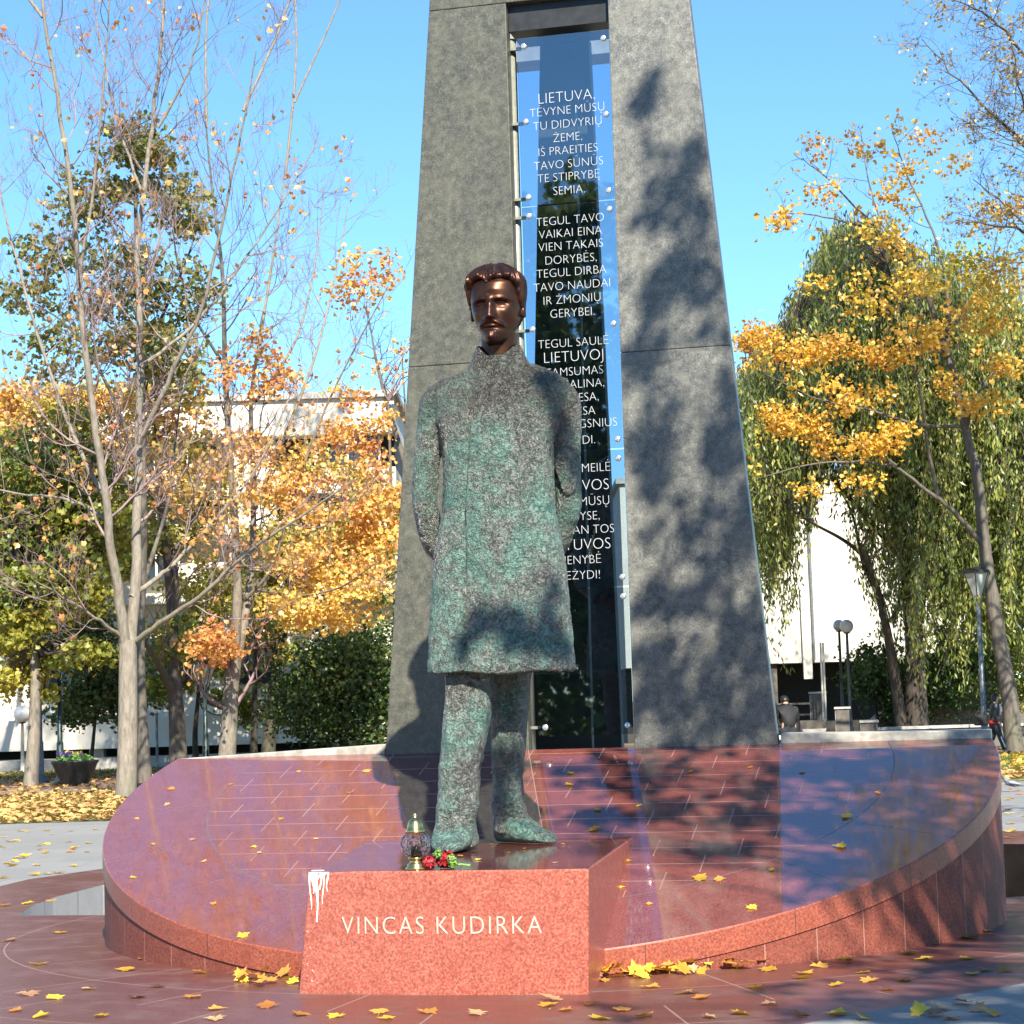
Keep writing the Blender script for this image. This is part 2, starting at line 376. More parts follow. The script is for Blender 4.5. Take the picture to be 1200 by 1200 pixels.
MT['grass'] = leafmat('grass_blade', [(0, (.05, .10, .015)), (.7, (.14, .19, .03)), (1, (.30, .28, .06))], .3)

# ------------------------------------------------------------------ the ground
RED = [M(*p) for p in ((-9, -9.5), (-.5, -8.6), (1.0, -6.8), (2.32, -4.95), (3.36, -3.49), (4.7, -1.6), (5.6, .4), (6.2, 3.0), (6.0, 6.5), (4.6, 9.0), (0, 10.2), (-3.6, 9.2), (-5.4, 7.4), (-6.12, 5.56), (-6.35, 4.3), (-6.25, 3.3), (-7.2, 1.5), (-9, .5))]
PIT = [M(*p) for p in ((-4.656, .655), (-4.9, 1.4), (-5.1, 2.24), (-5.2, 3.53), (-4.8, 5.2), (-3.4, 6.7), (0, 7.4), (3.2, 7.3), (4.6, 6.9), (4.9, 4), (4.3, 1.95), (3.3, 1.5), (2.6, 1.02), (-2.6, 1.02), (-3.3, .63))]
PAV = [(-60, -45), (60, -45), (60, 38.8), (2, 37), (-3, 33), (-60, 34.4)]
FAR = [(-3000, -3000), (3000, -3000), (3000, 3000), (-3000, 3000)]
polygon_sheet('ground', [FAR, PAV], -.004, MT['soil'])
polygon_sheet('pavement', [PAV, RED], 0, MT['paver'])
rp = polygon_sheet('paving', [[uv(p) for p in RED], [uv(p) for p in PIT]], 0, MT['pave']); rp.location = DC; rp.rotation_euler[2] = AZ
LAWN_L = [(-60, 34.42), (-3, 33.02), (-1, 46), (-60, 47)]
LAWN_R = [(2, 37.02), (60, 38.82), (60, 52.5), (2, 51.5)]
polygon_sheet('lawn', [LAWN_L], .006, MT['lawn']); polygon_sheet('lawn', [LAWN_R], .006, MT['lawn'])
polygon_sheet('path', [[(-60, 47.02), (-1, 46.02), (2, 51.52), (60, 52.52), (60, 58), (2, 57), (-3, 58), (-60, 60)]], .003, MT['path'])
mb = MB(); P = [uv(p) for p in PIT]; n = len(P)
mb.add([(p.x, p.y, .0) for p in P] + [(p.x, p.y, -.75) for p in P], [np.array([[i, (i + 1) % n, n + (i + 1) % n, n + i] for i in range(n)]), np.arange(n, 2 * n)[None]])
def wall_joint(n, co, c, r):
    sp = n.n('ShaderNodeSeparateXYZ'); n.l(co, sp.inputs[0])
    a = n.math('FRACT', n.math('MULTIPLY', n.math('ADD', sp.outputs[1], 20), 1.05)); j = n.math('LESS_THAN', a, .02)
    return n.mix(n.math('MULTIPLY', j, .8), c, (.08, .08, .08)), r
MT['pit'] = granite('grey_pit_stone_slabs', (.30, .29, .28), (.38, .37, .36), (.18, .17, .17), .4, wall_joint, .2)
MT['pit_shade'] = plain('pit_stone_painted_shade', (.012, .010, .009), 1, 0, .3, 3); MT['pit_shade'].node_tree.nodes['Principled BSDF'].inputs['Specular IOR Level'].default_value = .05  # right half of the pit: its shade is painted in as near-black stone
pit = mb.build('pit_lining', MT['pit']); pit.data.materials.append(MT['pit_shade'])
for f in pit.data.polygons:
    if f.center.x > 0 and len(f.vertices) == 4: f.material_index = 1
pit.name = 'pit_lining'; pit.location = DC; pit.rotation_euler[2] = AZ
tag(pit, None, kind='structure')

# ------------------------------------------------------------------ the tilted disc platform
def disc_z(v): return DA + DK * v
def rim_joint(step, w, col, k):
    def f(n, co, c, r):
        sp = n.n('ShaderNodeSeparateXYZ'); n.l(co, sp.inputs[0])
        a = n.math('FRACT', n.math('ADD', n.math('DIVIDE', n.math('ADD', n.math('ARCTAN2', sp.outputs[1], sp.outputs[0]), 10), R(step)), .31))
        return n.mix(n.math('MULTIPLY', n.math('LESS_THAN', a, w), k), c, col), r
    return f
MT['lip'] = granite('red_granite_lip', (.25, .053, .029), (.37, .115, .07), (.08, .03, .026), .30, rim_joint(17, .006, (.05, .03, .025), .9), bscale=.8)
MT['wallp'] = granite('red_granite_wall_slabs', (.18, .045, .03), (.27, .086, .058), (.06, .026, .022), .55, rim_joint(6.5, .02, (.42, .26, .2), .6), bscale=.8, spec=.22)
plat = thing('granite_platform', 'round tilted platform of polished red granite slabs rising towards the dark pylon', 'platform', DC, AZ)
hl = math.sqrt(DR ** 2 - CD ** 2); a0 = math.atan2(CD, hl)
NA = 160
angs = [math.pi - a0 + (math.pi + 2 * a0) * i / NA for i in range(NA + 1)]
arc = [(DR * math.cos(a), DR * math.sin(a)) for a in angs]
mb = MB(); top = [(x, y, disc_z(y)) for x, y in arc]
mb.add(top, np.arange(len(top))[None]); o = mb.build('tiled_top', MT['disc'], plat, fix=False)
if o.data.polygons[0].normal.z < 0: o.data.flip_normals()
def strip(r0, z0, r1, z1):
    lo = [(r1 * math.cos(a), r1 * math.sin(a), z1(r1 * math.sin(a))) for a in angs]; hi = [(r0 * math.cos(a), r0 * math.sin(a), z0(r0 * math.sin(a))) for a in angs]
    k = len(lo); return hi + lo, np.array([[i, i + 1, k + i + 1, k + i] for i in range(k - 1)])
mb = MB()
mb.add(*strip(DR, disc_z, DR + .006, lambda y: disc_z(y) - .008)); mb.add(*strip(DR + .006, lambda y: disc_z(y) - .008, DR + .006, lambda y: disc_z(y) - .148)); mb.add(*strip(DR + .006, lambda y: disc_z(y) - .148, DR - .09, lambda y: disc_z(y) - .15))
mb.build('rim', MT['lip'], plat)
mb = MB(); mb.add(*strip(DR - .004, lambda y: disc_z(y) - .15, DR - .004, lambda y: -.76)); mb.build('wall', MT['wallp'], plat)
# kerb along the straight back edge, on both sides of the pylon
for s, (u0, u1, h0, h1) in ((0, (-hl, -1.46, .0, .075)), (1, (1.66, hl, .075, .06))):
    mb = MB(); zt = disc_z(CD)
    V = []
    for u, h in ((u0, h0), (u1, h1)):
        V += [(u, CD, zt - .05), (u, CD, zt + h), (u, CD + .40, zt + h), (u, CD + .40, -.76)]
    V[0] = (u0, CD, -.76); V[4] = (u1, CD, -.76)
    mb.add(V, np.array([(0, 1, 2, 3), (4, 7, 6, 5), (0, 4, 5, 1), (1, 5, 6, 2), (2, 6, 7, 3)]))
    bevel(mb.build('kerb', MT['kerb'], plat), .008)
mb = MB().box((.1, CD + .2, .24), (3.06, .40, 1.98)); mb.build('kerb_core', MT['kerb'], plat)

# ------------------------------------------------------------------ the name plinth
PL, PR = onz(350, 1164), onz(690, 1165.5)
TL, TR = at(362, 1020, PL.y), at(690, 1020, PR.y); PZ = .685; TL.z = TR.z = PZ
ax = (PR - PL); PW = ax.length; ax.normalize(); ay = Vector((-ax.y, ax.x, 0))
plin = thing('name_plinth', 'red granite plinth block carved with a name, carrying the bronze statue', 'plinth', PL, math.atan2(ax.y, ax.x))
def pl(P): q = P - PL; return Vector((q.dot(ax), q.dot(ay), P.z))
def bow(s): return -.035 * (1 - (2 * s - 1) ** 2)
bL = pl(M(onv(424, 976, -1.27).x, -1.12)); bR = pl(M(onv(740, 976, -1.27).x, -1.12)); tl, tr = pl(TL), pl(TR)
NS = 12; bot = [Vector((PW * i / NS, bow(i / NS), -.0)) for i in range(NS + 1)]
topv = [Vector((tl.x + (tr.x - tl.x) * i / NS, tl.y + (tr.y - tl.y) * i / NS + bow(i / NS), PZ - (.022 if i == 0 else .006 if i == 1 else 0))) for i in range(NS + 1)]
V = bot + topv + [Vector((bR.x, bR.y, 0)), Vector((bL.x, bL.y, 0)), Vector((bR.x, bR.y, PZ)), Vector((bL.x, bL.y, PZ))]
k = NS + 1; fr = np.array([[i, i + 1, k + i + 1, k + i] for i in range(NS)])
mb = MB().add([tuple(v) for v in V], [fr, np.array([[NS, 2 * k, 2 * k + 2, k + NS], [0, k, 2 * k + 3, 2 * k + 1]]), np.array([list(range(k, 2 * k)) + [2 * k + 2, 2 * k + 3]])])
blk = mb.build('block', MT['front'], plin); blk.data.materials.append(MT['plinth_top'])
for f in blk.data.polygons:
    if abs(f.normal.z) > .8: f.material_index = 1
bevel(blk, .012, 3)

def text_mesh(body, size, extr=.003, align='CENTER', space=1.0, bold=0):
    c = bpy.data.curves.new('txt', 'FONT'); c.body = body; c.size = size; c.extrude = extr; c.align_x = align; c.space_character = space; c.offset = bold; c.resolution_u = 4
    t = bpy.data.objects.new('txt', c); COL.objects.link(t); bpy.context.view_layer.update()
    me = frozen(t); bpy.data.objects.remove(t); bpy.data.curves.remove(c); return me
def fit_text(me, w=None, h=None):
    v = np.empty(len(me.vertices) * 3); me.vertices.foreach_get('co', v); v = v.reshape(-1, 3)
    lo, hi = v.min(0), v.max(0); c = (lo + hi) / 2; c[2] = 0; v = v - c
    if w: v[:, 0] *= w / (hi[0] - lo[0])
    if h: v[:, 1] *= h / (hi[1] - lo[1])
    return v
me = text_mesh('VINCAS KUDIRKA', .12, .003, space=1.18, bold=-.0012); v = fit_text(me, None, None)
p0, p1 = pl(at(397, 1084, PL.y * .7 + PR.y * .3)), pl(at(637, 1084, PL.y * .2 + PR.y * .8)); wd = p1.x - p0.x
v = fit_text(me, wd, .097); X = v[:, 0] + (p0.x + p1.x) / 2; zc = (p0.z + p1.z) / 2
sx = X / PW; yl = (tl.y + (tr.y - tl.y) * sx) * zc / PZ
out = np.stack([X, yl + -.035 * (1 - (2 * sx - 1) ** 2) - .002 - v[:, 2] * .5, v[:, 1] + zc], 1)
me.vertices.foreach_set('co', out.ravel()); me.update(); link('lettering', me, MT['carved'], plin)
# white wax runs at the left end
mb = MB()
def drip(x, z0, z1, w):
    pts = []; N = 9
    for i in range(N):
        t = i / (N - 1); pts.append((x + .006 * math.sin(5 * t + x * 40), z0 + (z1 - z0) * t, w * (1 - .65 * t) * (1 + .25 * math.sin(9 * t + x * 90))))
    A = [(p[0] - p[2], 0, p[1]) for p in pts] + [(p[0] + p[2], 0, p[1]) for p in pts]
    A = [(x_, bow(x_ / PW) - .004 + (tl.y * z_ / PZ), z_) for x_, _, z_ in A]
    mb.add(A + [(a, b + .004, c) for a, b, c in A], [np.array([[i, N + i, N + i + 1, i + 1] for i in range(N - 1)])])
x0 = pl(at(362, 1022, PL.y)).x
for dx, z1, w in ((.012, .47, .006), (.028, .56, .009), (.05, .40, .010), (.075, .58, .008), (.04, .62, .03), (.09, .50, .005), (.118, .57, .006), (.105, .66, .012)): drip(x0 + dx, PZ - .004, z1, w)
for q in range(10): 
    zz = random.uniform(.05, .42); drip(x0 + random.uniform(-.02, .05), zz, zz - random.uniform(.006, .02), .0016)
mb.box((x0 + .05, tl.y + .015, PZ + .003), (.07, .03, .003)); mb.build('wax_stain', MT['white_mark'], plin)

# ------------------------------------------------------------------ the pylon
pyl = thing('stone_pylon', 'tall dark stone pylon of two tapering pillars with glass verse panels between them', 'monument', DC, AZ)
def uL(z): return -1.449 + (z - 1.27) * .0875
def uR(z): return 1.639 - (z - 1.24) * .0777
GL, GR = -.292, .538; V0, V1 = CD - .016, CD + .115; ZB = 1.20; J1, J2, ZT = 4.306, 7.197, 8.15
def block(name, q, mat, y0=V0, y1=V1, par=pyl, bw=.007): return bevel(MB().prism(q, y0, y1).build(name, mat, par), bw, 2)
for za, zb in ((ZB, J1), (J1, J2)):
    zb_ = zb - .003
    block('pillar_slab', [(uL(za), za), (GL, za), (GL, zb_), (uL(zb_), zb_)], MT['pylon'])
    block('pillar_slab', [(GR, za), (uR(za), za), (uR(zb_), zb_), (GR, zb_)], MT['pylon_glare'])
block('lintel', [(uL(J2), J2), (uR(J2), J2), (uR(ZT), ZT), (uL(ZT), ZT)], MT['pylon'])
zh = onv(597, 38, CD + .07).z
block('dark_header', [(GL + .003, zh), (GR - .003, zh), (GR - .003, J2 - .004), (GL + .003, J2 - .004)], MT['black'], CD + .06, CD + .5, bw=.002)
# inner core, back lintel
VC = 1.35
tlc, trc, blc, brc = onv(633, 60, VC), onv(690, 54, VC), onv(617, 872, VC), onv(729, 872, VC)
zt = zh + .1
block('core_slab', [(blc.x, 1.0), (brc.x, 1.0), (trc.x, zt), (tlc.x, zt)], MT['core'], VC, VC + .12)
zbk = onv(618, 72, 1.95).z
block('back_lintel', [(-.62, zbk), (.74, zbk), (.74, zbk + 1.3), (-.5, zbk + 1.3)], MT['backstone'], 1.95, 2.25)
r0, r1 = onv(675, 128, 1.2), onv(690, 690, 1.2)
MB().tube([(r0.x, 1.2, r0.z), (r1.x, 1.2, r1.z), (r1.x + (r1.x - r0.x) * .3, 1.2, 1.2)], .009, 8).build('steel_rod', MT['steel'], pyl)
# steel tube on the left of the opening
tp, tb = onv(599, 47, CD + .155), onv(622, 872, CD + .155)
tube_o = MB().tube([(tp.x, CD + .155, tp.z), (tp.x * .5 + tb.x * .5, CD + .155, (tp.z + 1.2) / 2), (tb.x, CD + .155, 1.2)], .040, 20, True).build('steel_tube', MT['steel'], pyl, True)
VG = CD + .05
zs = [onv(670, y, VG).z for y in (38, 238, 529, 690, 863)]
def boltmesh(): return MB().tube([(0, -.012, 0), (0, -.006, 0), (0, .004, 0), (0, .02, 0)], [.019, .024, .024, .009], 14, True)
verses = ["LIETUVA,|TĖVYNE MŪSŲ|TU DIDVYRIŲ|ŽEME,|IŠ PRAEITIES|TAVO SŪNŪS|TE STIPRYBĘ|SEMIA.".split('|'),
          "TEGUL TAVO|VAIKAI EINA|VIEN TAKAIS|DORYBĖS,|TEGUL DIRBA|TAVO NAUDAI|IR ŽMONIŲ|GERYBEI.|TEGUL SAULĖ|LIETUVOJ|TAMSUMAS|PRAŠALINA,|IR ŠVIESA,|IR TIESA|MŪS ŽINGSNIUS|TELYDI.".split('|'),
          "TEGUL MEILĖ|LIETUVOS|DEGA MŪSŲ|ŠIRDYSE,|VARDAN TOS|LIETUVOS|VIENYBĖ|TEŽYDI!".split('|'), []]
ypx = [[112, 128, 144, 160, 175, 191, 206, 222], [257, 272, 287, 303, 318, 334, 350, 366, 401, 417, 435, 450, 466, 482, 497, 516], [549, 569, 588, 605, 621, 638, 656, 674], []]
me0 = text_mesh('TAVO NAUDAI', .1); vv = np.empty(len(me0.vertices) * 3); me0.vertices.foreach_get('co', vv); vv = vv.reshape(-1, 3)
KX = .62 / np.ptp(vv[:, 0]); bpy.data.meshes.remove(me0)
PB = boltmesh().mesh('bolt', True)
for i in range(4):
    gl, gr = -.225, GR - .012
    pane = MB().prism([(gl, zs[i + 1] + .006), (gr, zs[i + 1] + .006), (gr, zs[i] - .006), (gl, zs[i] - .006)], VG, VG + .010).build('glass_pane', MT['glass'], pyl)
    if verses[i]:
        mb = MB()
        for t, y in zip(verses[i], ypx[i]):
            big = t.startswith('LIETUV')
            me = text_mesh(t, .1, .0006, bold=-.0026); q = np.empty(len(me.vertices) * 3); me.vertices.foreach_get('co', q); q = q.reshape(-1, 3)
            cx = (q[:, 0].min() + q[:, 0].max()) / 2; sc = 1.27 if big else 1.0
            zc = onv(668, y, VG).z; xc = onv(664 + (y - 112) * .027, y, VG).x
            P3 = np.stack([xc + (q[:, 0] - cx) * KX * sc, VG - .003 - q[:, 2], zc + (q[:, 1] - .036) * 1.0 * sc], 1)
            by = {}
            for f in me.polygons: by.setdefault(len(f.vertices), []).append(list(f.vertices))
            mb.add(P3, [np.array(x) for x in by.values()]); bpy.data.meshes.remove(me)
        mb.build('lettering', MT['letter'], pane, fix=False)
    zz = [zs[i] - .075, zs[i + 1] + .075] + ([(zs[i] + zs[i + 1]) / 2] if i < 2 else [])
    for z in zz:
        for u in (gl + .055, gr - .045):
            b = link('bolt', PB, None, pane)
            if not PB.materials: PB.materials.append(MT['bolt'])
            b.location = (u, VG - .006, z)
            if u < 0:
                MB().box((tp.x + (tb.x - tp.x) * (tp.z - z) / (tp.z - 1.2) + .05, CD + .10, z), (.085, .035, .022)).build('bracket', MT['steel'], pane)

# ------------------------------------------------------------------ the bronze statue
SX, SY = -.10, 14.0; SZ = PZ
stat = thing('bronze_statue', 'tall green and brown bronze statue of a standing man in a long coat, arms behind', 'statue', (SX, SY, SZ), 0)
def sp(px, py, Y=SY):
    P = at(px, py, Y); return Vector((P.x - SX, P.y - SY, P.z - SZ))
def ring(cx, cy, z, a, bf, bb, rot=0.0, n=48, ex=2.5, tilt=0.0):
    th = np.arange(n) * 2 * math.pi / n; c, s = np.cos(th), np.sin(th)
    x = a * np.sign(c) * np.abs(c) ** (2 / ex); y = np.where(s < 0, bf, bb) * np.sign(s) * np.abs(s) ** (2 / ex)
    return np.stack([cx + x * math.cos(rot) - y * math.sin(rot), cy + x * math.sin(rot) + y * math.cos(rot), np.full(n, z) + tilt * x], 1)
def remeshed(mb, voxel, smooth=6, name='body'):
    o = mb.build(name, None); m = o.modifiers.new('r', 'REMESH'); m.mode = 'VOXEL'; m.voxel_size = voxel
    if smooth:
        q = o.modifiers.new('s', 'SMOOTH'); q.iterations = smooth; q.factor = .5
    me = frozen(o); bpy.data.objects.remove(o); return me
def displace(me, fn):
    n = len(me.vertices); co = np.empty(n * 3); no = np.empty(n * 3)
    me.vertices.foreach_get('co', co); me.vertex_normals.foreach_get('vector', no)
    co, no = co.reshape(-1, 3), no.reshape(-1, 3); d = np.array([fn(Vector(c), Vector(m)) for c, m in zip(co, no)])
    me.vertices.foreach_set('co', (co + no * d[:, None]).ravel()); me.update(); me.shade_smooth()
def hammered(p, k=1.0):
    a = noise.noise(p * 7) * .005 + noise.noise(p * 19 + Vector((3, 7, 1))) * .0032
    r_ = abs(noise.noise(Vector((p.x * 30, p.y * 30, p.z * 20)) + Vector((9, 2, 5)))); a += .0042 * (min(r_, .2) / .2 - .6)
    a += noise.noise(Vector((p.x * 60, p.y * 60, p.z * 42))) * .0028
    return a * k
BROT = -.16
def coat_ring(py, xl, xr, bf, bb, ex=2.6, rot=BROT, tilt=0.0, dip=0.0):
    L, Rr = sp(xl, py), sp(xr, py); q = _coat_ring(L, Rr, bf, bb, ex, rot, tilt)
    if dip:
        xc = sp(577, py).x; q[:, 2] -= dip * np.exp(-((q[:, 0] - xc) / .085) ** 2) * (q[:, 1] < 0)
    return q
def _coat_ring(L, Rr, bf, bb, ex, rot, tilt): return ring((L.x + Rr.x) / 2, 0, (L.z + Rr.z) / 2, (Rr.x - L.x) / 2, bf, bb, rot, ex=ex, tilt=tilt)
mb = MB()
mb.loft([coat_ring(*a) for a in ((787, 503, 673, .315, .28, 3.4), (750, 504, 670, .30, .265, 3.4), (700, 506, 665, .275, .25, 3.3), (650, 509, 660, .265, .24, 3.2), (600, 518, 648, .26, .23), (560, 520, 646, .265, .235), (520, 518, 648, .275, .245), (490, 508, 658, .265, .25), (465, 504, 665, .245, .24), (454, 506, 665, .215, .22), (446, 516, 656, .185, .205, 2.6, BROT, 0, .03), (438, 533, 640, .16, .19, 2.6, BROT, 0, .09), (433, 546, 627, .145, .175, 2.6, BROT, 0, .13))])
# sleeves: shoulder, elbow, then behind the back
def sleeve(pts, rad):
    P = []; Rr = []
    for i in range(len(pts) - 1):
        for t in np.linspace(0, 1, 7)[:-1]:
            P.append(tuple(pts[i].lerp(pts[i + 1], t))); Rr.append(rad[i] + (rad[i + 1] - rad[i]) * t)
    P.append(tuple(pts[-1])); Rr.append(rad[-1])
    P = np.array(P)
    for _ in range(2): P[1:-1] = (P[:-2] + 2 * P[1:-1] + P[2:]) / 4
    mb.tube(P, Rr, 20, True)
def S3(px, py, y): v = sp(px, py, SY + y); return Vector((v.x, y, v.z))
sleeve([S3(530, 455, .02), S3(510, 470, .03), S3(501, 530, .05), S3(497, 590, .10), S3(508, 640, .24), S3(548, 668, .36)], [.085, .104, .088, .085, .082, .07])
sleeve([S3(642, 455, .0), S3(661, 471, .0), S3(664, 535, .03), S3(667, 595, .08), S3(652, 640, .22), S3(610, 668, .36)], [.085, .106, .092, .088, .085, .07])
coat_me = remeshed(mb, .0115, 3, 'coat')
top_seam, mid_seam, low_seam = sp(556, 455), sp(547, 600), sp(549, 786)
def seam_x(z):
    if z > mid_seam.z: t = (z - mid_seam.z) / (top_seam.z - mid_seam.z); return mid_seam.x + (top_seam.x - mid_seam.x) * t
    t = (z - low_seam.z) / (mid_seam.z - low_seam.z); return low_seam.x + (mid_seam.x - low_seam.x) * t
zsh = sp(580, 452).z
def coat_d(p, nrm):
    d = hammered(p, 1.0)
    if p.y < -.02 and nrm.y < -.2:
        s = p.x - seam_x(p.z)
        if p.z > zsh: s = p.x - (seam_x(zsh) + (p.z - zsh) * 1.75)
        d += .020 / (1 + math.exp(-s * 260)) - .018 * math.exp(-((s + .014) / .010) ** 2)
        if p.z < mid_seam.z: d += .010 * math.sin(p.x * 14 + 1.2) * min(1, (mid_seam.z - p.z) * 1.2)       # soft folds in the skirt
        # waist creases towards the right elbow
        d += .012 * math.exp(-((p.x - .40 + (p.z - 2.2) * .12) / .05) ** 2) * math.exp(-((p.z - 2.25) / .35) ** 2)
    return d
displace(coat_me, coat_d)
coat = link('coat', coat_me, MT['bronze_coat'], stat)
# hands clasped behind the back
def skin_chain(name, chains, mat, parent, sub=2, smooth=True):
    V, E_, Rd = [], [], []
    for ch in chains:
        prev = None
        for item in ch:
            if isinstance(item, int): prev = item; continue
            V.append(item[:3]); Rd.append(item[3]); i = len(V) - 1
            if prev is not None: E_.append((prev, i))
            prev = i
    me = bpy.data.meshes.new(name); me.from_pydata(V, E_, []); me.update()
    o = bpy.data.objects.new(name, me); COL.objects.link(o)
    o.modifiers.new('skin', 'SKIN')
    if not me.skin_vertices: 
        bm = bmesh.new(); bm.from_mesh(me); bm.verts.layers.skin.verify(); bm.to_mesh(me); bm.free()
    for i, r in enumerate(Rd):
        me.skin_vertices[0].data[i].radius = (r, r); me.skin_vertices[0].data[i].use_root = (i == 0)
    q = o.modifiers.new('sub', 'SUBSURF'); q.levels = sub; q.render_levels = sub
    m2 = frozen(o); bpy.data.objects.remove(o); bpy.data.meshes.remove(me); m2.shade_smooth(); return link(name, m2, mat, parent)
for sgn, (px, py) in ((1, (548, 668)), (-1, (610, 668))):
    b = S3(px, py, .37); dx = .075 * sgn
    ch = [[(b.x, b.y, b.z, .045), (b.x + dx, b.y + .03, b.z - .02, .05), (b.x + dx * 1.8, b.y + .035, b.z - .045, .045)]]
    for f in range(4):
        zf = b.z - .02 - .030 * f + .02; L = (.9, 1.05, 1.0, .8)[f]
        ch.append([2, (b.x + dx * 2.1, b.y + .05, zf, .019), (b.x + dx * (2.1 + .8 * L), b.y + .055, zf - .02, .017), (b.x + dx * (2.1 + 1.3 * L), b.y + .03, zf - .03, .014)])
    ch.append([1, (b.x + dx * 1.5, b.y + .06, b.z + .055, .02), (b.x + dx * 2.1, b.y + .06, b.z + .075, .016)])
    skin_chain('hand', ch, MT['bronze_face'], stat, 2)
# turned-up collar and lapels
mb = MB()
def collar_ring(z, a, bf, bb, cx, w): return ring(cx, .015, z, a, bf, bb, BROT, 40, 2.2)
c0, c1 = sp(585, 434), sp(586, 404); zc0, zc1 = sp(585, 447).z, sp(585, 404).z
for side in (0, 1):
    rings_in, rings_out = [], []
    pts = []
mb = MB(); N = 41
grid = []
for j in range(9):
    t = j / 8; row = []
    for i in range(N):
        th = R(-82 + 344 * i / (N - 1)) + math.pi * 0  # opens to the front
        ang = th + R(0)
        front = max(0, -math.sin(ang)); a = .25 - .105 * t + .02 * front * (1 - t); b = .215 - .07 * t
        x = -math.cos(ang + math.pi) * a; y = math.sin(ang) * b
        z = zc0 + (zc1 - zc0) * t * (1 - .12 * front) - .085 * front ** 3 * (1 - .1 * t)
        row.append((c0.x + x * math.cos(BROT) - y * math.sin(BROT), .01 + x * math.sin(BROT) + y * math.cos(BROT), z))
    grid.append(row)
inner = [[(c0.x + (x - c0.x) * .86, y * .86, z + .004) for x, y, z in row] for row in grid]
G = np.array(grid).reshape(-1, 3); I = np.array(inner).reshape(-1, 3); m = len(G)
F = np.array([[j * N + i, j * N + i + 1, (j + 1) * N + i + 1, (j + 1) * N + i] for j in range(8) for i in range(N - 1)])
b_ = [(j, 0) for j in range(9)]
edge = [i for i in range(N)] ; topi = [8 * N + i for i in range(N)]
Fs = [F, F[:, ::-1] + m, np.array([[topi[i], topi[i + 1], m + topi[i + 1], m + topi[i]] for i in range(N - 1)]), np.array([[edge[i + 1], edge[i], m + edge[i], m + edge[i + 1]] for i in range(N - 1)]),
      np.array([[j * N, (j + 1) * N, m + (j + 1) * N, m + j * N] for j in range(8)]), np.array([[(j + 1) * N + N - 1, j * N + N - 1, m + j * N + N - 1, m + (j + 1) * N + N - 1] for j in range(8)])]
mb.add(np.concatenate([G, I]), Fs)
cme = remeshed(mb, .009, 3, 'collar'); displace(cme, lambda p, n_: hammered(p, .5)); link('collar', cme, MT['bronze_collar'], coat)

nb0, nb1 = sp(584, 447), sp(585, 419)
mb = MB().loft([ring(nb0.x + (nb1.x - nb0.x) * t, .0, nb0.z + (nb1.z - nb0.z) * t, .150 - .012 * t, .155 - .02 * t, .15, BROT, 40, 2.1) for t in np.linspace(0, 1, 5)])
link('neckband', remeshed(mb, .01, 2, 'neckband'), MT['bronze_collar'], coat).data.shade_smooth()

# trousers and shoes
def leg(pxs, y0, name):
    mb = MB(); rings = []
    for py, xl, xr, dy, bf, bb in pxs:
        L, Rr = sp(xl, py, SY + y0), sp(xr, py, SY + y0); rings.append(ring((L.x + Rr.x) / 2, y0 + dy, L.z, (Rr.x - L.x) / 2, bf, bb, BROT, 40, 3.3))
    mb.loft(rings); me = remeshed(mb, .0115, 5, name)
    cxk = (sp(pxs[2][1], pxs[2][0]).x)
    def d(p, n_):
        q = hammered(p, .8)
        q += .010 * noise.noise(Vector((p.x * 5, p.y * 5, p.z * 9))) * (1.5 if p.z < .55 else .25)
        if n_.y < -.2: q += .020 * math.exp(-((p.x - cxk - .05) / .020) ** 2) * (1 if p.z > .5 else .5) - .012 * math.exp(-((p.x - cxk + .07) / .03) ** 2)     # pressed crease
        return q
    displace(me, d); return link('trouser_leg', me, MT['bronze_leg'], stat)
leg([(776, 525, 580, 0.24, .14, .16), (800, 523, 577, .20, .145, .155), (850, 519, 573, .11, .145, .15), (885, 517, 566, .02, .135, .14), (920, 514, 561, .0, .13, .13), (945, 514, 559, .0, .135, .135), (968, 513, 558, -.01, .14, .14), (984, 511, 558, -.03, .15, .14), (992, 511, 559, -.04, .155, .14)], -.22, 'l')
leg([(770, 573, 624, -.06, .17, .17), (800, 576, 621, -.05, .155, .155), (850, 577, 617, -.03, .14, .15), (885, 577, 614, -.02, .13, .14), (910, 577, 611, .0, .125, .13), (935, 577, 613, .0, .13, .13), (955, 580, 618, .0, .13, .13), (968, 581, 621, .0, .13, .13), (975, 581, 622, .0, .13, .13)], .27, 'r')
def shoe(path, name):
    mb = MB(); rings = []
    P = [Vector(p[:2]) for p in path]
    for i, (x, y, w, h) in enumerate(path):
        t = (P[min(i + 1, len(P) - 1)] - P[max(i - 1, 0)]).normalized(); nn = Vector((-t.y, t.x)); n = 20
        th = np.arange(n) * 2 * math.pi / n; c, s = np.cos(th), np.sin(th)
        lx = w * np.sign(c) * np.abs(c) ** .7; lz = np.clip(h / 2 + h / 2 * np.sign(s) * np.abs(s) ** .8, 0, None)
        rings.append(np.stack([x + nn.x * lx, y + nn.y * lx, lz + .002], 1))
    mb.loft(rings); me = remeshed(mb, .01, 4, name); displace(me, lambda p, n_: hammered(p, .7) if p.z > .02 else 0); return link('shoe', me, MT['bronze_shoe'], stat)
fl = onz(531, 1000, PZ) - Vector((SX, SY, 0)); al = sp(535, 985, SY - .22)
shoe([(al.x + .02, .02, .05, .16), (al.x + .01, -.06, .115, .26), (al.x, -.2, .13, .27), (al.x - .015, -.33, .13, .20), (al.x - .03, -.45, .125, .125), (al.x - .045, -.55, .105, .085), (al.x - .05, -.62, .055, .05)], 'sl')
ar = sp(600, 965, SY + .27)
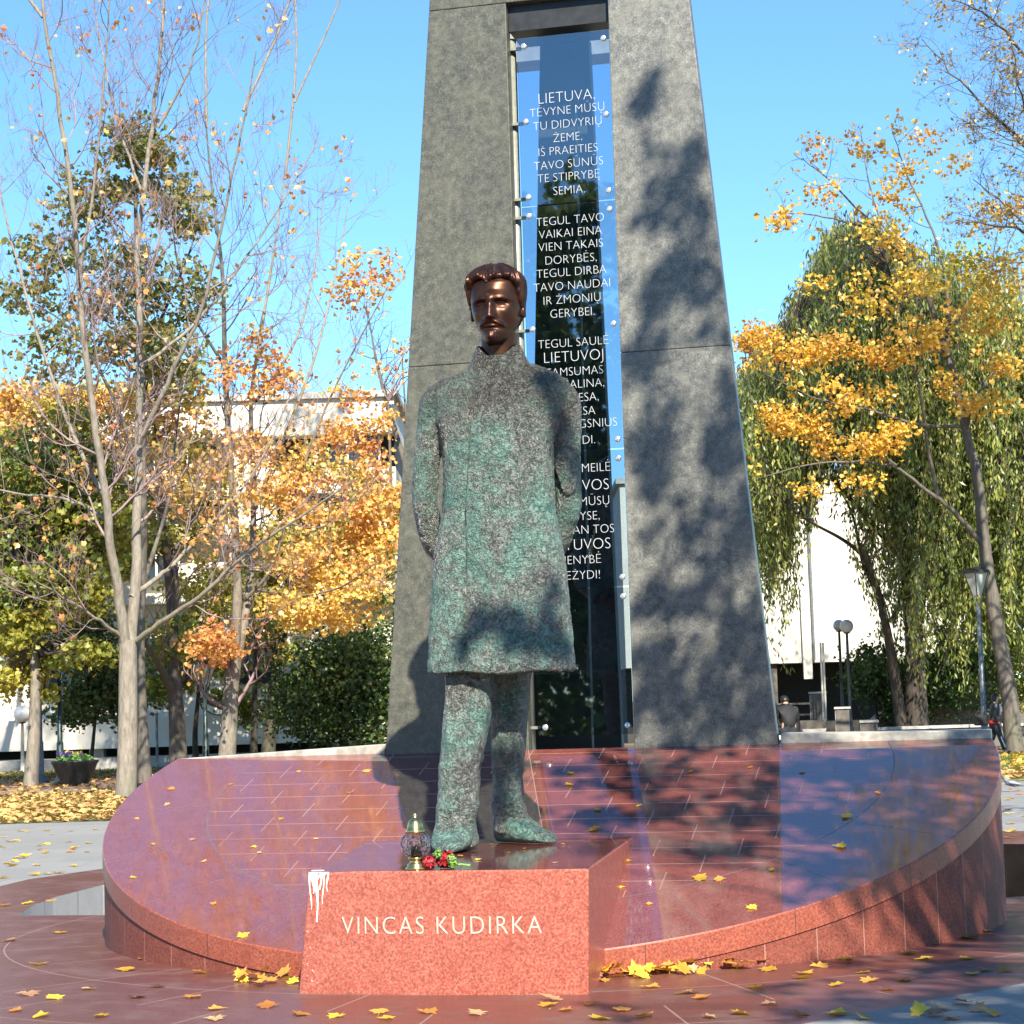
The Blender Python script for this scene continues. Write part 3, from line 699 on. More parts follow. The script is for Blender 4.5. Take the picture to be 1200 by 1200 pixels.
shoe([(ar.x - .09, .36, .05, .14), (ar.x - .055, .33, .10, .22), (ar.x + .0, .27, .12, .25), (ar.x + .07, .19, .115, .17), (ar.x + .15, .11, .10, .105), (ar.x + .225, .04, .075, .07), (ar.x + .27, .0, .04, .045)], 'sr')

# head
HH = .515; HC = sp(584, 405); hx0, hz0 = HC.x, HC.z
def ip(t, pts): return np.interp(t, [p[0] for p in pts], [p[1] for p in pts])
Wd = [(-.02, .10), (0, .115), (.05, .155), (.1, .185), (.2, .24), (.3, .282), (.45, .318), (.6, .33), (.75, .325), (.86, .285), (.94, .20), (.98, .11), (1.0, .02)]
Fd = [(-.02, .26), (0, .315), (.05, .345), (.12, .352), (.165, .335), (.2, .352), (.26, .352), (.3, .352), (.45, .345), (.5, .35), (.56, .378), (.66, .385), (.76, .355), (.86, .28), (.94, .18), (.98, .10), (1.0, .02)]
Bd = [(-.02, .02), (0, .04), (.1, .10), (.2, .22), (.35, .34), (.5, .405), (.7, .42), (.84, .36), (.94, .22), (.98, .12), (1.0, .02)]
def gs(a, s): return np.exp(-(a / s) ** 2)
NTH, NZ = 220, 200
th = np.linspace(-math.pi, math.pi, NTH, endpoint=False); tz = np.concatenate([np.linspace(-.02, .94, NZ - 30), np.linspace(.943, 1.0, 30)])
TH, TZ = np.meshgrid(th, tz)
def head_base(TH, TZ):
    w = ip(TZ, Wd); f = ip(TZ, Fd); b = ip(TZ, Bd)
    s, c = np.sin(TH), np.cos(TH); e = np.where(c > 0, 2 / 2.25, 1.0)
    X = w * np.sign(s) * np.abs(s) ** e; Y = -np.where(c > 0, f, b) * np.sign(c) * np.abs(c) ** e
    return X, Y
X, Y = head_base(TH, TZ)
front = np.clip(np.cos(TH) * 3, 0, 1); ax_ = np.abs(X); Z = TZ
d = np.zeros_like(X)
nose = np.where(Z > .30, np.interp(Z, [.30, .33, .54, .60], [.125, .125, .035, .0]), np.interp(Z, [.265, .30], [0, .125]))
d += nose * np.exp(-(ax_ / (.038 + .03 * np.clip((.5 - Z) / .2, 0, 1))) ** 2.4)
d += .028 * gs(ax_ - .062, .026) * gs(Z - .315, .026)                      # nostril wings
d -= .085 * gs(ax_ - .135, .075) * gs(Z - .482, .040)                      # eye sockets
d += .046 * gs(ax_ - .140, .050) * gs(Z - .468, .022)                      # eyeballs
d -= .016 * gs(ax_ - .140, .055) * gs(Z - .488 + (ax_ - .14) ** 2 * 3, .008)                       # lid line
d += .012 * gs(ax_ - .138, .06) * gs(Z - .497 + (ax_ - .13) ** 2 * 2, .008)
d += .034 * gs(ax_ - .135, .095) * gs(Z - .545 + (ax_ - .12) ** 2 * 1.2, .020)   # brows
d += .024 * gs(ax_ - .205, .07) * gs(Z - .375, .06)
d -= .024 * gs(ax_ - .215, .06) * gs(Z - .215, .075)
mz = .262 - .42 * np.clip(ax_ - .03, 0, 1)
d += .045 * gs(Z - mz, .026) * np.where(ax_ < .155, 1, gs(ax_ - .155, .02)) * (1 - .35 * gs(ax_, .012))   # moustache
d += .022 * gs(ax_, .065) * gs(Z - .198, .016); d -= .022 * gs(ax_, .09) * gs(Z - .222, .008); d -= .022 * gs(ax_, .08) * gs(Z - .168, .016)
d += (.062 + .012 * np.sin(X * 170 + Z * 20)) * gs(ax_, .075) * gs(Z - .050, .085)                          # goatee
d -= .012 * gs(ax_, .03) * gs(Z - .62, .05); d += .008 * np.sin(X * 18 + 1) * gs(Z - .68, .06)
Y = Y - d * front * .85
hrot = -.26
def head_xf(X, Y, Z):
    x = X * HH * 1.02; y = Y * HH; z = Z * HH
    return np.stack([hx0 + x * math.cos(hrot) - y * math.sin(hrot), -.02 + x * math.sin(hrot) + y * math.cos(hrot), hz0 + z], -1)
mb = MB(); mb.loft(list(head_xf(X, Y, Z)))
mb2 = MB()
nk0, nk1 = sp(584, 442), sp(585, 392)
neck = [ring(nk0.x + (nk1.x - nk0.x) * t, .03 - .02 * t, nk0.z + (nk1.z - nk0.z) * t, .125 - .008 * math.sin(t * 3), .12, .13, hrot, 40, 2.1) for t in np.linspace(0, 1, 6)]
mb.loft(neck)
for s in (-1, 1):                                                          # ears
    an = np.linspace(0, 2 * math.pi, 20, endpoint=False); rr = []
    for q, (k, off) in enumerate(((.2, .0), (1, .0), (1.05, .03), (.75, .045), (.55, .03), (.1, .02))):
        rr.append(head_xf(s * (.315 + off * 1.1) + 0 * an, .03 + .045 * k * np.cos(an) + .25 * off, .42 + .085 * k * np.sin(an)))
    mb.loft(rr)
hm = remeshed(mb, .0058, 1, 'head'); hm.shade_smooth(); head = link('head', hm, MT['bronze_face'], stat)
# swept-back hair with a centre lock
X, Y = head_base(TH, TZ); ath = np.abs(TH)
hairline = np.interp(ath, [0, .35, .75, 1.05, 1.25, 1.5, 1.75, 2.2, math.pi], [.80, .815, .80, .70, .55, .44, .42, .22, .12])
hairline = hairline - .055 * gs(TH + .10, .10)
cover = np.clip((Z - hairline) / .035, 0, 1)
vol = .030 + .036 * np.clip((Z - .55) / .3, 0, 1) + .05 * gs(ath - .85, .42) * gs(Z - .85, .13)
wave = .020 * np.sin(TH * 13 + 8 * Z) * np.clip((Z - .7) / .1, 0, 1) + .013 * np.sin(TH * 37 + 11 * Z + 2 * np.sin(Z * 14)) - .045 * gs(TH + .12 - (Z - .8) * .9, .07) * gs(Z - .88, .09) + .035 * gs(TH - .12, .14) * gs(Z - .86, .06) + .030 * gs(TH + .45, .2) * gs(Z - .86, .06)
th_h = np.where(cover > 0, (vol + wave) * np.sqrt(cover), -.03 + 0 * vol)
rad = np.sqrt(X ** 2 + Y ** 2) + 1e-6; up_ = np.clip((Z - .8) / .2, 0, 1)
hx = X * (1 + th_h * (1 - .6 * up_) / rad); hy = Y * (1 + th_h * (1 - .6 * up_) / rad); hz = Z + th_h * up_ * .75
mb = MB(); mb.loft(list(head_xf(hx, hy, hz)))
hmesh = remeshed(mb, .0062, 1, 'hair'); hmesh.shade_smooth(); link('hair', hmesh, MT['bronze_face'], head)

# ------------------------------------------------------------------ grave lantern and flowers on the plinth
lp = onz(488, 1019, PZ); LS = .325 / .33
lan = thing('grave_lantern', 'small glass grave lantern with a brass lid, on the plinth beside the statue foot', 'lantern', lp)
MB().lathe([(0, 0), (.062, 0), (.062, .012), (.05, .02), (.052, .03), (.038, .038), (.034, .052), (.046, .062), (.046, .07), (0, .07)]).build('base', MT['gold'], lan, True)
MB().lathe([(.03, .07), (.060, .082), (.082, .11), (.088, .145), (.080, .18), (.058, .205), (.046, .212), (.043, .208), (.055, .20), (.075, .178), (.083, .145), (.077, .112), (.055, .086), (.0, .076)]).build('globe', MT['clear'], lan, True)
MB().lathe([(0, .078), (.028, .078), (.028, .13), (.004, .134), (.002, .145), (0, .145)]).build('candle', MT['white_mark'], lan, True)
MB().lathe([(.0, .206), (.056, .206), (.056, .222), (.048, .228), (.045, .25), (.036, .272), (.02, .288), (.01, .293), (.012, .306), (.007, .318), (.0, .32)]).build('lid', MT['gold'], lan, True)
fp = onz(516, 1018, PZ)
flw = thing('flower_bunch', 'small bunch of dark red flowers with pale green bracts lying at the plinth edge', 'flowers', fp)
def blob(mb, n, c, rx, ry, rz, size):
    u = RNG.normal(size=(n, 3)); u /= np.linalg.norm(u, axis=1)[:, None]; u *= RNG.uniform(.5, 1, (n, 1)) ** .5
    P = u * (rx, ry, rz) + c; P[:, 2] = np.maximum(P[:, 2], .004)
    A = RNG.normal(size=(n, 3)); A /= np.linalg.norm(A, axis=1)[:, None]; B = np.cross(A, u + .01); B /= np.linalg.norm(B, axis=1)[:, None] + 1e-9
    s = RNG.uniform(.6, 1.2, (n, 1)) * size
    V = np.stack([P - A * s, P - B * s * .7, P + A * s, P + B * s * .7], 1).reshape(-1, 3); V[:, 2] = np.maximum(V[:, 2], .002)
    mb.add(V, np.arange(4 * n).reshape(-1, 4))
for k in range(7):
    mb = MB(); c = (random.uniform(-.075, .085), random.uniform(-.02, .05), random.uniform(.03, .06)); blob(mb, 170, c, .042, .042, .04, .012); mb.build('blossom', MT['red_flower'], flw, fix=False)
for c in ((-.01, -.03, .085), (.065, -.04, .055), (.075, -.035, .03)):
    mb = MB(); blob(mb, 110, c, .026, .024, .028, .009); mb.build('bract', MT['green_stem'], flw, fix=False)
for k in range(3):
    MB().tube([(.04, .0, .02), (.12, .02 * k, .02), (.17, .03 * k - .02, .012)], .004, 6).build('stem', MT['green_stem'], flw)

# ------------------------------------------------------------------ leaves, branches and trees
LEAF = np.array([(0, -.5), (.42, -.28), (.5, .12), (.2, .2), (0, .55), (-.2, .2), (-.5, .12), (-.42, -.28)])
def add_leaves(mb, P, size, tint, shape='maple', droop=.0, face=None):
    """leaf-sized faces: P (n,3), size (n,), tint (n,)"""
    n = len(P)
    if not n: return
    N = RNG.normal(size=(n, 3)); N[:, 2] += .6
    if face is not None: N += np.array(face) * .8
    N /= np.linalg.norm(N, axis=1)[:, None]
    A = RNG.normal(size=(n, 3)); A -= (A * N).sum(1)[:, None] * N; A /= np.linalg.norm(A, axis=1)[:, None]; B = np.cross(N, A)
    if shape == 'maple':
        L = LEAF; k = len(L); fold = np.abs(L[:, 0]) * .35
        V = P[:, None] + size[:, None, None] * (L[None, :, 0, None] * A[:, None] + L[None, :, 1, None] * B[:, None] + fold[None, :, None] * N[:, None])
        idx = np.arange(n)[:, None] * k
        mb.add(V.reshape(-1, 3), [idx + np.array([[0, 1, 2, 3, 4]]), idx + np.array([[0, 4, 5, 6, 7]])], np.repeat(tint, k))
    elif shape == 'oval':
        V = np.stack([P - B * size[:, None] * .5, P + A * size[:, None] * .27, P + B * size[:, None] * .5, P - A * size[:, None] * .27], 1)
        mb.add(V.reshape(-1, 3), np.arange(4 * n).reshape(-1, 4), np.repeat(tint, 4))
def unit(v): return v / (np.linalg.norm(v) + 1e-9)
class Tree:
    def __init__(s, name, label, cat, base, group=None, barkm='bark_pale', twigm='twig', leafm='l_mix', seed=1):
        s.root = thing(name, label, cat, base, 0, group); s.b = Vector(base); s.tr = MB(); s.tw = MB(); s.lv = MB(); s.m = (barkm, twigm, leafm); s.r = np.random.default_rng(seed); s.tips = []
    def limb(s, pts, r0, r1, smooth=3, n=9, wob=.0):
        r0, r1 = r0 * .78, r1 * .8
        P = np.array([tuple(p) for p in pts], float); t = np.linspace(0, 1, len(P)); tt = np.linspace(0, 1, max(8, len(P) * 4))
        Q = np.stack([np.interp(tt, t, P[:, i]) for i in range(3)], 1)
        for _ in range(smooth): Q[1:-1] = (Q[:-2] + 2 * Q[1:-1] + Q[2:]) / 4
        if wob: Q[1:-1] += s.r.normal(size=Q[1:-1].shape) * wob
        rad = r0 + (r1 - r0) * tt ** .8
        s.tr.tube(Q - np.array(s.b), rad, n); return Q, rad
    def twig(s, p, d, L, r, lev, maxlev, up=.25, nseg=5, spread=.9, kids=6, curl=.22, leafdens=0):
        P = [p]; q = np.array(p, float); d = unit(d)
        for i in range(nseg):
            d = unit(d + s.r.normal(size=3) * curl + np.array([0, 0, up]) * (.35)); q = q + d * L / nseg; P.append(q)
        P = np.array(P); rad = np.linspace(r, max(r * .35, .0026), nseg + 1)
        (s.tr if lev == 0 else s.tw).tube(P - np.array(s.b), rad, 6 if lev == 0 else (4 if lev == 1 else 3))
        if lev >= maxlev - 1: s.tips.append(P[1:])
        if lev < maxlev:
            for k in range(kids):
                t = s.r.uniform(.2, 1.0); i = min(int(t * nseg), nseg - 1); f = t * nseg - i; pp = P[i] * (1 - f) + P[i + 1] * f; dd = unit(P[i + 1] - P[i])
                o = s.r.normal(size=3); o -= o.dot(dd) * dd; o = unit(o)
                s.twig(pp, dd * (1 - .45 * spread) + o * spread, L * s.r.uniform(.35, .62) * (1.15 - .5 * t), r * .5, lev + 1, maxlev, up, max(3, nseg - 1), spread, kids, curl)
    def dress(s, Q, rad, t0, num, L, maxlev=2, up=.4, spread=.9, kids=6, out=None, curl=.2):
        for k in range(num):
            t = t0 + (1 - t0) * (k + s.r.uniform(0, 1)) / num; i = min(int(t * (len(Q) - 1)), len(Q) - 2); dd = unit(Q[i + 1] - Q[i]); o = s.r.normal(size=3); o -= o.dot(dd) * dd; o = unit(o)
            if out is not None: o = unit(o + np.array(out))
            s.twig(Q[i], dd * .55 + o * .85, L * s.r.uniform(.6, 1.15) * (1.15 - .45 * t), rad[i] * .34 + .003, 1, maxlev + 0, up, 6, spread, kids, curl)
    def leaves(s, dens, size, tint, cond=None, spread=.12, clump=None, shape='maple'):
        if not s.tips: return 0
        P = np.concatenate(s.tips); k = s.r.poisson(dens, len(P)); P = np.repeat(P, k, 0)
        P = P + s.r.normal(size=P.shape) * spread
        if clump:
            sc, th = clump; m = np.array([noise.noise(Vector(p) * sc) for p in P]) > th; P = P[m]
        if cond is not None: P = P[cond(P)]
        sz = s.r.uniform(.65, 1.2, len(P)) * size; ti = np.clip(s.r.normal(tint[0], tint[1], len(P)), 0.01, 1)
        add_leaves(s.lv, P - np.array(s.b), sz, ti, shape); return len(P)
    def cloud(s, c, rad, n, size, tint, shape='maple', clumps=14, csize=.35, hollow=.45, lk=1.55):
        """leaf clumps scattered through an ellipsoid of the crown"""
        c = np.array(c, float); rad = np.array(rad, float); n = int(n * lk); size = size * .76
        u = s.r.normal(size=(clumps, 3)); u /= np.linalg.norm(u, axis=1)[:, None]; u *= s.r.uniform(hollow, 1, (clumps, 1))
        K = c + u * rad; w = s.r.uniform(.4, 1.6, clumps); w /= w.sum()
        who = s.r.choice(clumps, n, p=w); flat = np.array([1, 1, .6])
        P = K[who] + s.r.normal(size=(n, 3)) * (csize * rad.mean() * .6) * flat
        tc = s.r.normal(0, tint[1] * .7, clumps)
        ti = np.clip(tint[0] + tc[who] + s.r.normal(0, tint[1] * .7, n), .01, 1)
        add_leaves(s.lv, P - np.array(s.b), s.r.uniform(.6, 1.2, n) * size, ti, shape)
        return K
    def reach(s, frm, K, r0, r1=.008):
        for k in K:
            m = (np.array(frm) + k) / 2 + s.r.normal(size=3) * .25; m[2] -= .1
            P = np.array([frm, np.array(frm) * .6 + m * .4 + s.r.normal(size=3) * .08, m, m * .4 + k * .6, k]); s.tw.tube(P - np.array(s.b), np.linspace(r0, r1, 5), 5)
    def done(s):
        b, t, l = s.m
        if s.tr.n: s.tr.build('trunk', MT[b], s.root, True, fix=False)
        if s.tw.n: o = s.tw.build('branches', MT[t], s.root, True, fix=False)
        if s.lv.n: o = s.lv.build('crown', MT[l], s.root, fix=False)
        return s.root
def A(px, py, Y, dy=0.0): return at(px, py, Y + dy)
def poly(px, Y, d=0.0): 
    n = len(px); return [A(a, b, Y, d * i / max(1, n - 1)) for i, (a, b) in enumerate(px)]

# T1: the big pale maple, nearly bare on top
Y1 = 41.3
T = Tree('maple_tree', 'tall pale-barked maple with forked trunk and nearly bare twigs, nearest the left platform edge', 'tree', onz(147, 936), 'trees on the left of the pylon', 'bark_pale', 'twig', 'l_orange', 11)
T.limb(poly([(147, 938), (149, 900), (150, 840), (150, 780), (150, 750)], Y1), .27, .21, n=14)
specs = [([(149, 770), (140, 700), (130, 640), (124, 580), (108, 480), (96, 380), (88, 260), (70, 130), (48, 0), (40, -120)], -1.5, .15, .03),
         ([(152, 770), (158, 690), (162, 600), (163, 500), (165, 400), (160, 290), (176, 170), (190, 40), (196, -90)], .5, .16, .03),
         ([(158, 752), (190, 728), (224, 708), (272, 664), (304, 636), (360, 600), (420, 560)], -2.0, .085, .02),
         ([(154, 700), (178, 682), (200, 664), (232, 630), (256, 604), (296, 560), (330, 490), (352, 430)], 1.6, .075, .015),
         ([(145, 750), (118, 728), (80, 702), (40, 680)], -1.2, .06, .015),
         ([(128, 610), (100, 592), (72, 584), (0, 576), (-60, 560)], 1.0, .06, .015),
         ([(126, 590), (80, 500), (40, 380), (5, 250), (-20, 120)], 1.5, .07, .015),
         ([(163, 520), (200, 440), (240, 360), (262, 250), (285, 150), (300, 60)], -1.5, .075, .015),
         ([(164, 430), (220, 390), (270, 330), (330, 240), (372, 165)], 1.2, .055, .012),
         ([(92, 330), (110, 220), (120, 120), (128, 10), (130, -100)], -.8, .05, .012),
         ([(170, 240), (140, 150), (118, 60), (100, -60)], 1.0, .045, .012),
         ([(185, 150), (225, 80), (240, 0), (250, -90)], -.6, .04, .01),
         ([(44, -60), (30, -200), (40, -340), (60, -470)], .6, .05, .01), ([(196, -60), (190, -200), (170, -340), (180, -480)], -.6, .055, .01), ([(200, -60), (260, -160), (310, -280), (330, -400)], .8, .045, .01),
         ([(50, 20), (-30, -90), (-70, -220), (-90, -340)], .5, .05, .01), ([(128, 0), (110, -160), (120, -300), (105, -430)], .4, .045, .01), ([(285, 130), (330, 30), (370, -90), (400, -220)], .5, .045, .01)]
for px, d, r0, r1 in specs:
    Q, rd = T.limb(poly(px, Y1, d * 1.6), r0, r1, n=8, wob=.012)
    LL = np.linalg.norm(np.diff(Q, axis=0), axis=1).sum()
    T.dress(Q, rd, .25, int(4 + LL * 1.5), 2.4, 3, up=.55, spread=.8, kids=6, curl=.16)
print('T1 leaves', T.leaves(.24, .12, (.3, .2), lambda P: RNG.uniform(0, 1, len(P)) < np.clip((11.5 - P[:, 2]) / 9, .16, 1), .10, (.9, -.05)))
for (x, y, rx, ry, n) in [(40, -330, 130, 90, 900), (190, -380, 110, 100, 900), (320, -300, 80, 90, 500), (-80, -260, 100, 110, 600), (110, -200, 120, 60, 300), (120, -480, 160, 60, 600)]: T.cloud(A(x, y, Y1), (rx * Y1 / FPX, 2.0, ry * Y1 / FPX), n, .19, (.3, .2), clumps=34, csize=.22)
T.done()

# T1b: darker tree with olive leaves behind it
Yb = 47.0
T = Tree('maple_tree', 'slim dark-trunked tree with dark olive leaves rising directly behind the big forked maple', 'tree', onz(172, 917), 'trees on the left of the pylon', 'bark_mid', 'twig_dark', 'l_olive', 5)
for px, d, r0, r1 in [([(170, 917), (166, 860), (162, 760), (166, 680), (168, 600), (166, 500), (168, 400), (160, 300), (158, 200), (165, 130)], 0, .22, .03), ([(166, 690), (182, 640), (198, 590), (205, 520), (215, 440)], 1.0, .08, .02), ([(166, 560), (140, 480), (110, 420), (70, 370), (20, 350)], -1, .07, .015), ([(166, 420), (200, 350), (225, 290), (240, 230)], 1, .06, .015), ([(163, 330), (130, 260), (100, 220), (70, 210)], -1, .05, .015), ([(164, 480), (210, 430), (250, 400)], 1.5, .05, .015)]:
    Q, rd = T.limb(poly(px, Yb, d * 2), r0, r1); LL = np.linalg.norm(np.diff(Q, axis=0), axis=1).sum(); T.dress(Q, rd, .45, int(2 + LL * .8), 1.7, 2, .3, .9, 5)
for (x, y, rx, ry, n) in [(165, 185, 45, 55, 1500), (110, 235, 60, 35, 900), (215, 250, 45, 40, 800), (60, 300, 70, 30, 700), (140, 330, 70, 50, 1300), (225, 340, 40, 40, 500), (30, 350, 45, 22, 400), (170, 410, 70, 50, 1300), (80, 410, 70, 40, 700), (215, 440, 40, 30, 400)]:
    c = A(x, y, Yb); T.cloud(c, (rx * Yb / FPX, 1.1, ry * Yb / FPX), n, .19, (.5, .22), clumps=36, csize=.36, lk=.78)
T.done()

# T2, T3 and others on the left
Y2 = 56.0
T = Tree('maple_tree', 'grey maple with a low fork and thick leaning left limb between two paler trunks', 'tree', onz(208, 905), 'trees on the left of the pylon', 'bark_mid', 'twig', 'l_mix', 21)
for px, d, r0, r1 in [([(209, 905), (208, 850), (205, 805), (203, 770), (202, 720), (196, 650), (188, 580), (182, 500), (186, 420), (196, 330)], 0, .33, .04), ([(205, 815), (190, 785), (176, 762), (150, 730)], -1, .17, .04), ([(210, 800), (222, 770), (228, 740), (250, 690)], 1, .11, .03), ([(196, 660), (230, 600), (262, 540), (275, 450)], 1.6, .10, .02), ([(190, 600), (150, 540), (120, 470)], -1.6, .09, .02)]:
    Q, rd = T.limb(poly(px, Y2, d * 2), r0, r1, n=11); LL = np.linalg.norm(np.diff(Q, axis=0), axis=1).sum(); T.dress(Q, rd, .4, int(2 + LL * .7), 2.2, 2, .35, .9, 5)
for (x, y, rx, ry, n, t) in [(205, 540, 70, 60, 800, .5), (175, 640, 60, 50, 700, .75), (190, 470, 70, 40, 600, .3), (215, 745, 30, 30, 300, .8)]:
    T.cloud(A(x, y, Y2), (rx * Y2 / FPX, 1.6, ry * Y2 / FPX), n, .22, (t, .2), clumps=18, csize=.34)
T.done()

Y3 = 53.0
T = Tree('maple_tree', 'pale maple splitting into two upright stems with orange leaves, right of the forked grey maple', 'tree', onz(266, 900), 'trees on the left of the pylon', 'bark_pale', 'twig', 'l_orange', 31)
for px, d, r0, r1 in [([(265, 900), (268, 860), (271, 800), (276, 770)], 0, .30, .22), ([(274, 775), (279, 700), (276, 620), (268, 520), (263, 420), (262, 320), (248, 220), (240, 130)], -1, .19, .02), ([(278, 775), (288, 720), (296, 660), (298, 560), (292, 470), (306, 390), (322, 290), (335, 190)], 1, .16, .02), ([(290, 700), (320, 670), (350, 560), (384, 470), (420, 400), (455, 335)], -1.4, .07, .015), ([(297, 600), (330, 520), (370, 420), (392, 330), (408, 240)], 1.5, .08, .015), ([(264, 430), (225, 370), (205, 300), (200, 220)], -1.4, .06, .015), ([(300, 470), (350, 400), (372, 300), (380, 210)], 2, .06, .012), ([(276, 650), (240, 610), (215, 540)], -1.4, .06, .015), ([(242, 150), (240, 20), (262, -120), (250, -260), (262, -380)], .6, .05, .01), ([(334, 210), (350, 60), (340, -90), (360, -240), (350, -360)], .6, .05, .01), ([(345, 120), (400, 0), (440, -130), (460, -260)], .4, .04, .01), ([(296, 690), (350, 700), (400, 690), (440, 660)], -2.4, .06, .015)]:
    Q, rd = T.limb(poly(px, Y3, d * 2), r0, r1, n=10); LL = np.linalg.norm(np.diff(Q, axis=0), axis=1).sum(); T.dress(Q, rd, .35, int(2 + LL * 1.0), 2.4, 3, .5, .8, 4, curl=.17)
print('T3', T.leaves(.3, .14, (.4, .2), lambda P: RNG.uniform(0, 1, len(P)) < np.clip((10.0 - P[:, 2]) / 4, .10, 1), .14, (.7, -.05)))
for (x, y, rx, ry, n) in [(250, -260, 90, 110, 900), (350, -280, 90, 110, 900), (430, -150, 70, 80, 500)]: T.cloud(A(x, y, Y3), (rx * Y3 / FPX, 2.0, ry * Y3 / FPX), n, .2, (.3, .2), clumps=30, csize=.22)
for (x, y, rx, ry, n, t) in [(400, 640, 65, 60, 1000, .6), (380, 700, 70, 40, 1100, .85), (310, 560, 70, 60, 700, .45), (420, 500, 45, 50, 420, .4), (250, 755, 26, 30, 420, .3), (428, 330, 40, 38, 260, .45), (300, 430, 60, 40, 350, .3), (440, 590, 30, 50, 400, .5)]:
    T.cloud(A(x, y, Y3 - 1.5), (rx * Y3 / FPX, 1.3, ry * Y3 / FPX), int(n * 1.25), .17, (t, .22), clumps=22, csize=.34)
T.done()

def simple_tree(name, label, px_trunk, Y, r0, crowns, leafm, barkm='bark_dark', twigm='twig_dark', seed=3, group='trees on the left of the pylon', size=.2, shape='maple', base=None, forks=3, depth=1.6, csize=.36):
    T = Tree(name, label, 'tree', base or onz(*px_trunk[0]), group, barkm, twigm, leafm, seed)
    Q, rd = T.limb(poly(px_trunk, Y), r0, r0 * .35, n=9)
    for (x, y, rx, ry, n, t) in crowns:
        K = T.cloud(A(x, y, Y), (rx * Y / FPX, depth, ry * Y / FPX), n, size, (t, .2), shape, clumps=max(8, n // 60), csize=csize)
        j = len(Q) - 1 - (len(Q) // 3 if y > px_trunk[-1][1] + 20 else 0)
        T.reach(Q[j], K[:10], max(.02, r0 * .25))
    T.done(); return T
LG = 'trees on the left of the pylon'
simple_tree('maple_tree', 'yellow-green leafy tree with a pale trunk at the far left beside the globe lamp', [(36, 920), (40, 860), (42, 800), (38, 740), (34, 680)], 50.5, .24, [(40, 560, 80, 60, 2200, .35), (10, 660, 70, 60, 1500, .3), (85, 660, 60, 70, 1800, .55), (20, 740, 50, 40, 900, .8), (15, 800, 40, 30, 500, .9), (60, 500, 60, 40, 700, .7), (90, 760, 40, 30, 500, .5), (120, 590, 50, 50, 1100, .6)], 'l_lime', 'bark_pale', 'twig_dark', 41)
simple_tree('maple_tree', 'orange and yellow crowned maple far back at the far left, above the green tree', [(-20, 905), (-18, 800), (10, 700), (20, 600)], 62, .25, [(40, 480, 80, 45, 1700, .3), (110, 520, 55, 45, 1100, .3), (-20, 500, 60, 50, 800, .3), (60, 560, 80, 40, 1300, .5), (150, 470, 40, 30, 500, .2), (60, 610, 90, 50, 1300, .6), (160, 600, 60, 60, 1000, .5), (235, 590, 50, 60, 800, .4)], 'l_mix', 'bark_mid', 'twig', 42)
simple_tree('bushy_tree', 'small green many-stemmed tree growing behind the dark flower bowl', [(105, 915), (108, 880), (112, 840), (112, 800)], 56.5, .09, [(110, 780, 42, 40, 1800, .5), (95, 740, 40, 40, 1000, .6), (125, 830, 30, 30, 700, .4), (85, 820, 30, 28, 600, .5)], 'l_green', seed=43, size=.16, csize=.45)
simple_tree('maple_tree', 'dark thin trunk with shaded yellow leaves behind the twin-stemmed pale maple', [(297, 897), (298, 840), (299, 780), (303, 720)], 60, .16, [(320, 740, 45, 50, 1000, .7), (300, 680, 50, 40, 800, .7)], 'l_mix', seed=44)
simple_tree('maple_tree', 'dark leaning maple with orange and green leaves beside the dense dark bush', [(313, 898), (318, 830), (326, 770), (338, 720)], 61, .30, [(360, 640, 60, 50, 1300, .65), (430, 640, 45, 70, 1500, .9), (390, 570, 60, 50, 900, .5), (340, 610, 50, 40, 600, .5)], 'l_mix', seed=45)
simple_tree('bushy_tree', 'dense dark green bush with yellow flecks growing beside the left pillar', [(400, 900), (400, 860), (402, 820), (404, 790)], 57, .10, [(400, 800, 60, 60, 4200, .45), (430, 760, 40, 40, 1500, .6), (360, 830, 40, 45, 1800, .35), (440, 840, 40, 50, 1800, .35)], 'l_green', seed=46, size=.16, csize=.5)
simple_tree('maple_tree', 'leafy green tree with yellowing leaves standing against the white base of the far building', [(230, 900), (228, 860), (232, 820), (236, 770)], 63, .14, [(235, 760, 50, 45, 1300, .6), (180, 790, 40, 40, 900, .5), (255, 690, 50, 40, 800, .75), (270, 830, 35, 30, 500, .4)], 'l_lime', seed=47)
simple_tree('bare_tree', 'thin bare-twigged tree with a few reddish leaves peeking out next to the left pillar', [(470, 900), (462, 700), (458, 560), (455, 470)], 64, .12, [(455, 420, 40, 40, 60, .2)], 'l_orange', 'bark_mid', 'twig', 48)
T = Tree('bare_tree', 'leafless purple-twigged tree top showing just left of the pillar joint', 'tree', onz(500, 895), LG, 'bark_mid', 'twig_dark', 'l_orange', 49)
for px in ([(500, 895), (490, 700), (480, 560), (475, 480), (470, 400)], [(480, 560), (455, 480), (440, 420), (432, 370)], [(478, 500), (500, 430), (510, 380)]):
    Q, rd = T.limb(poly(px, 66), .14, .02); T.dress(Q, rd, .5, 12, 1.9, 2, .3, .9, 6)
T.done()

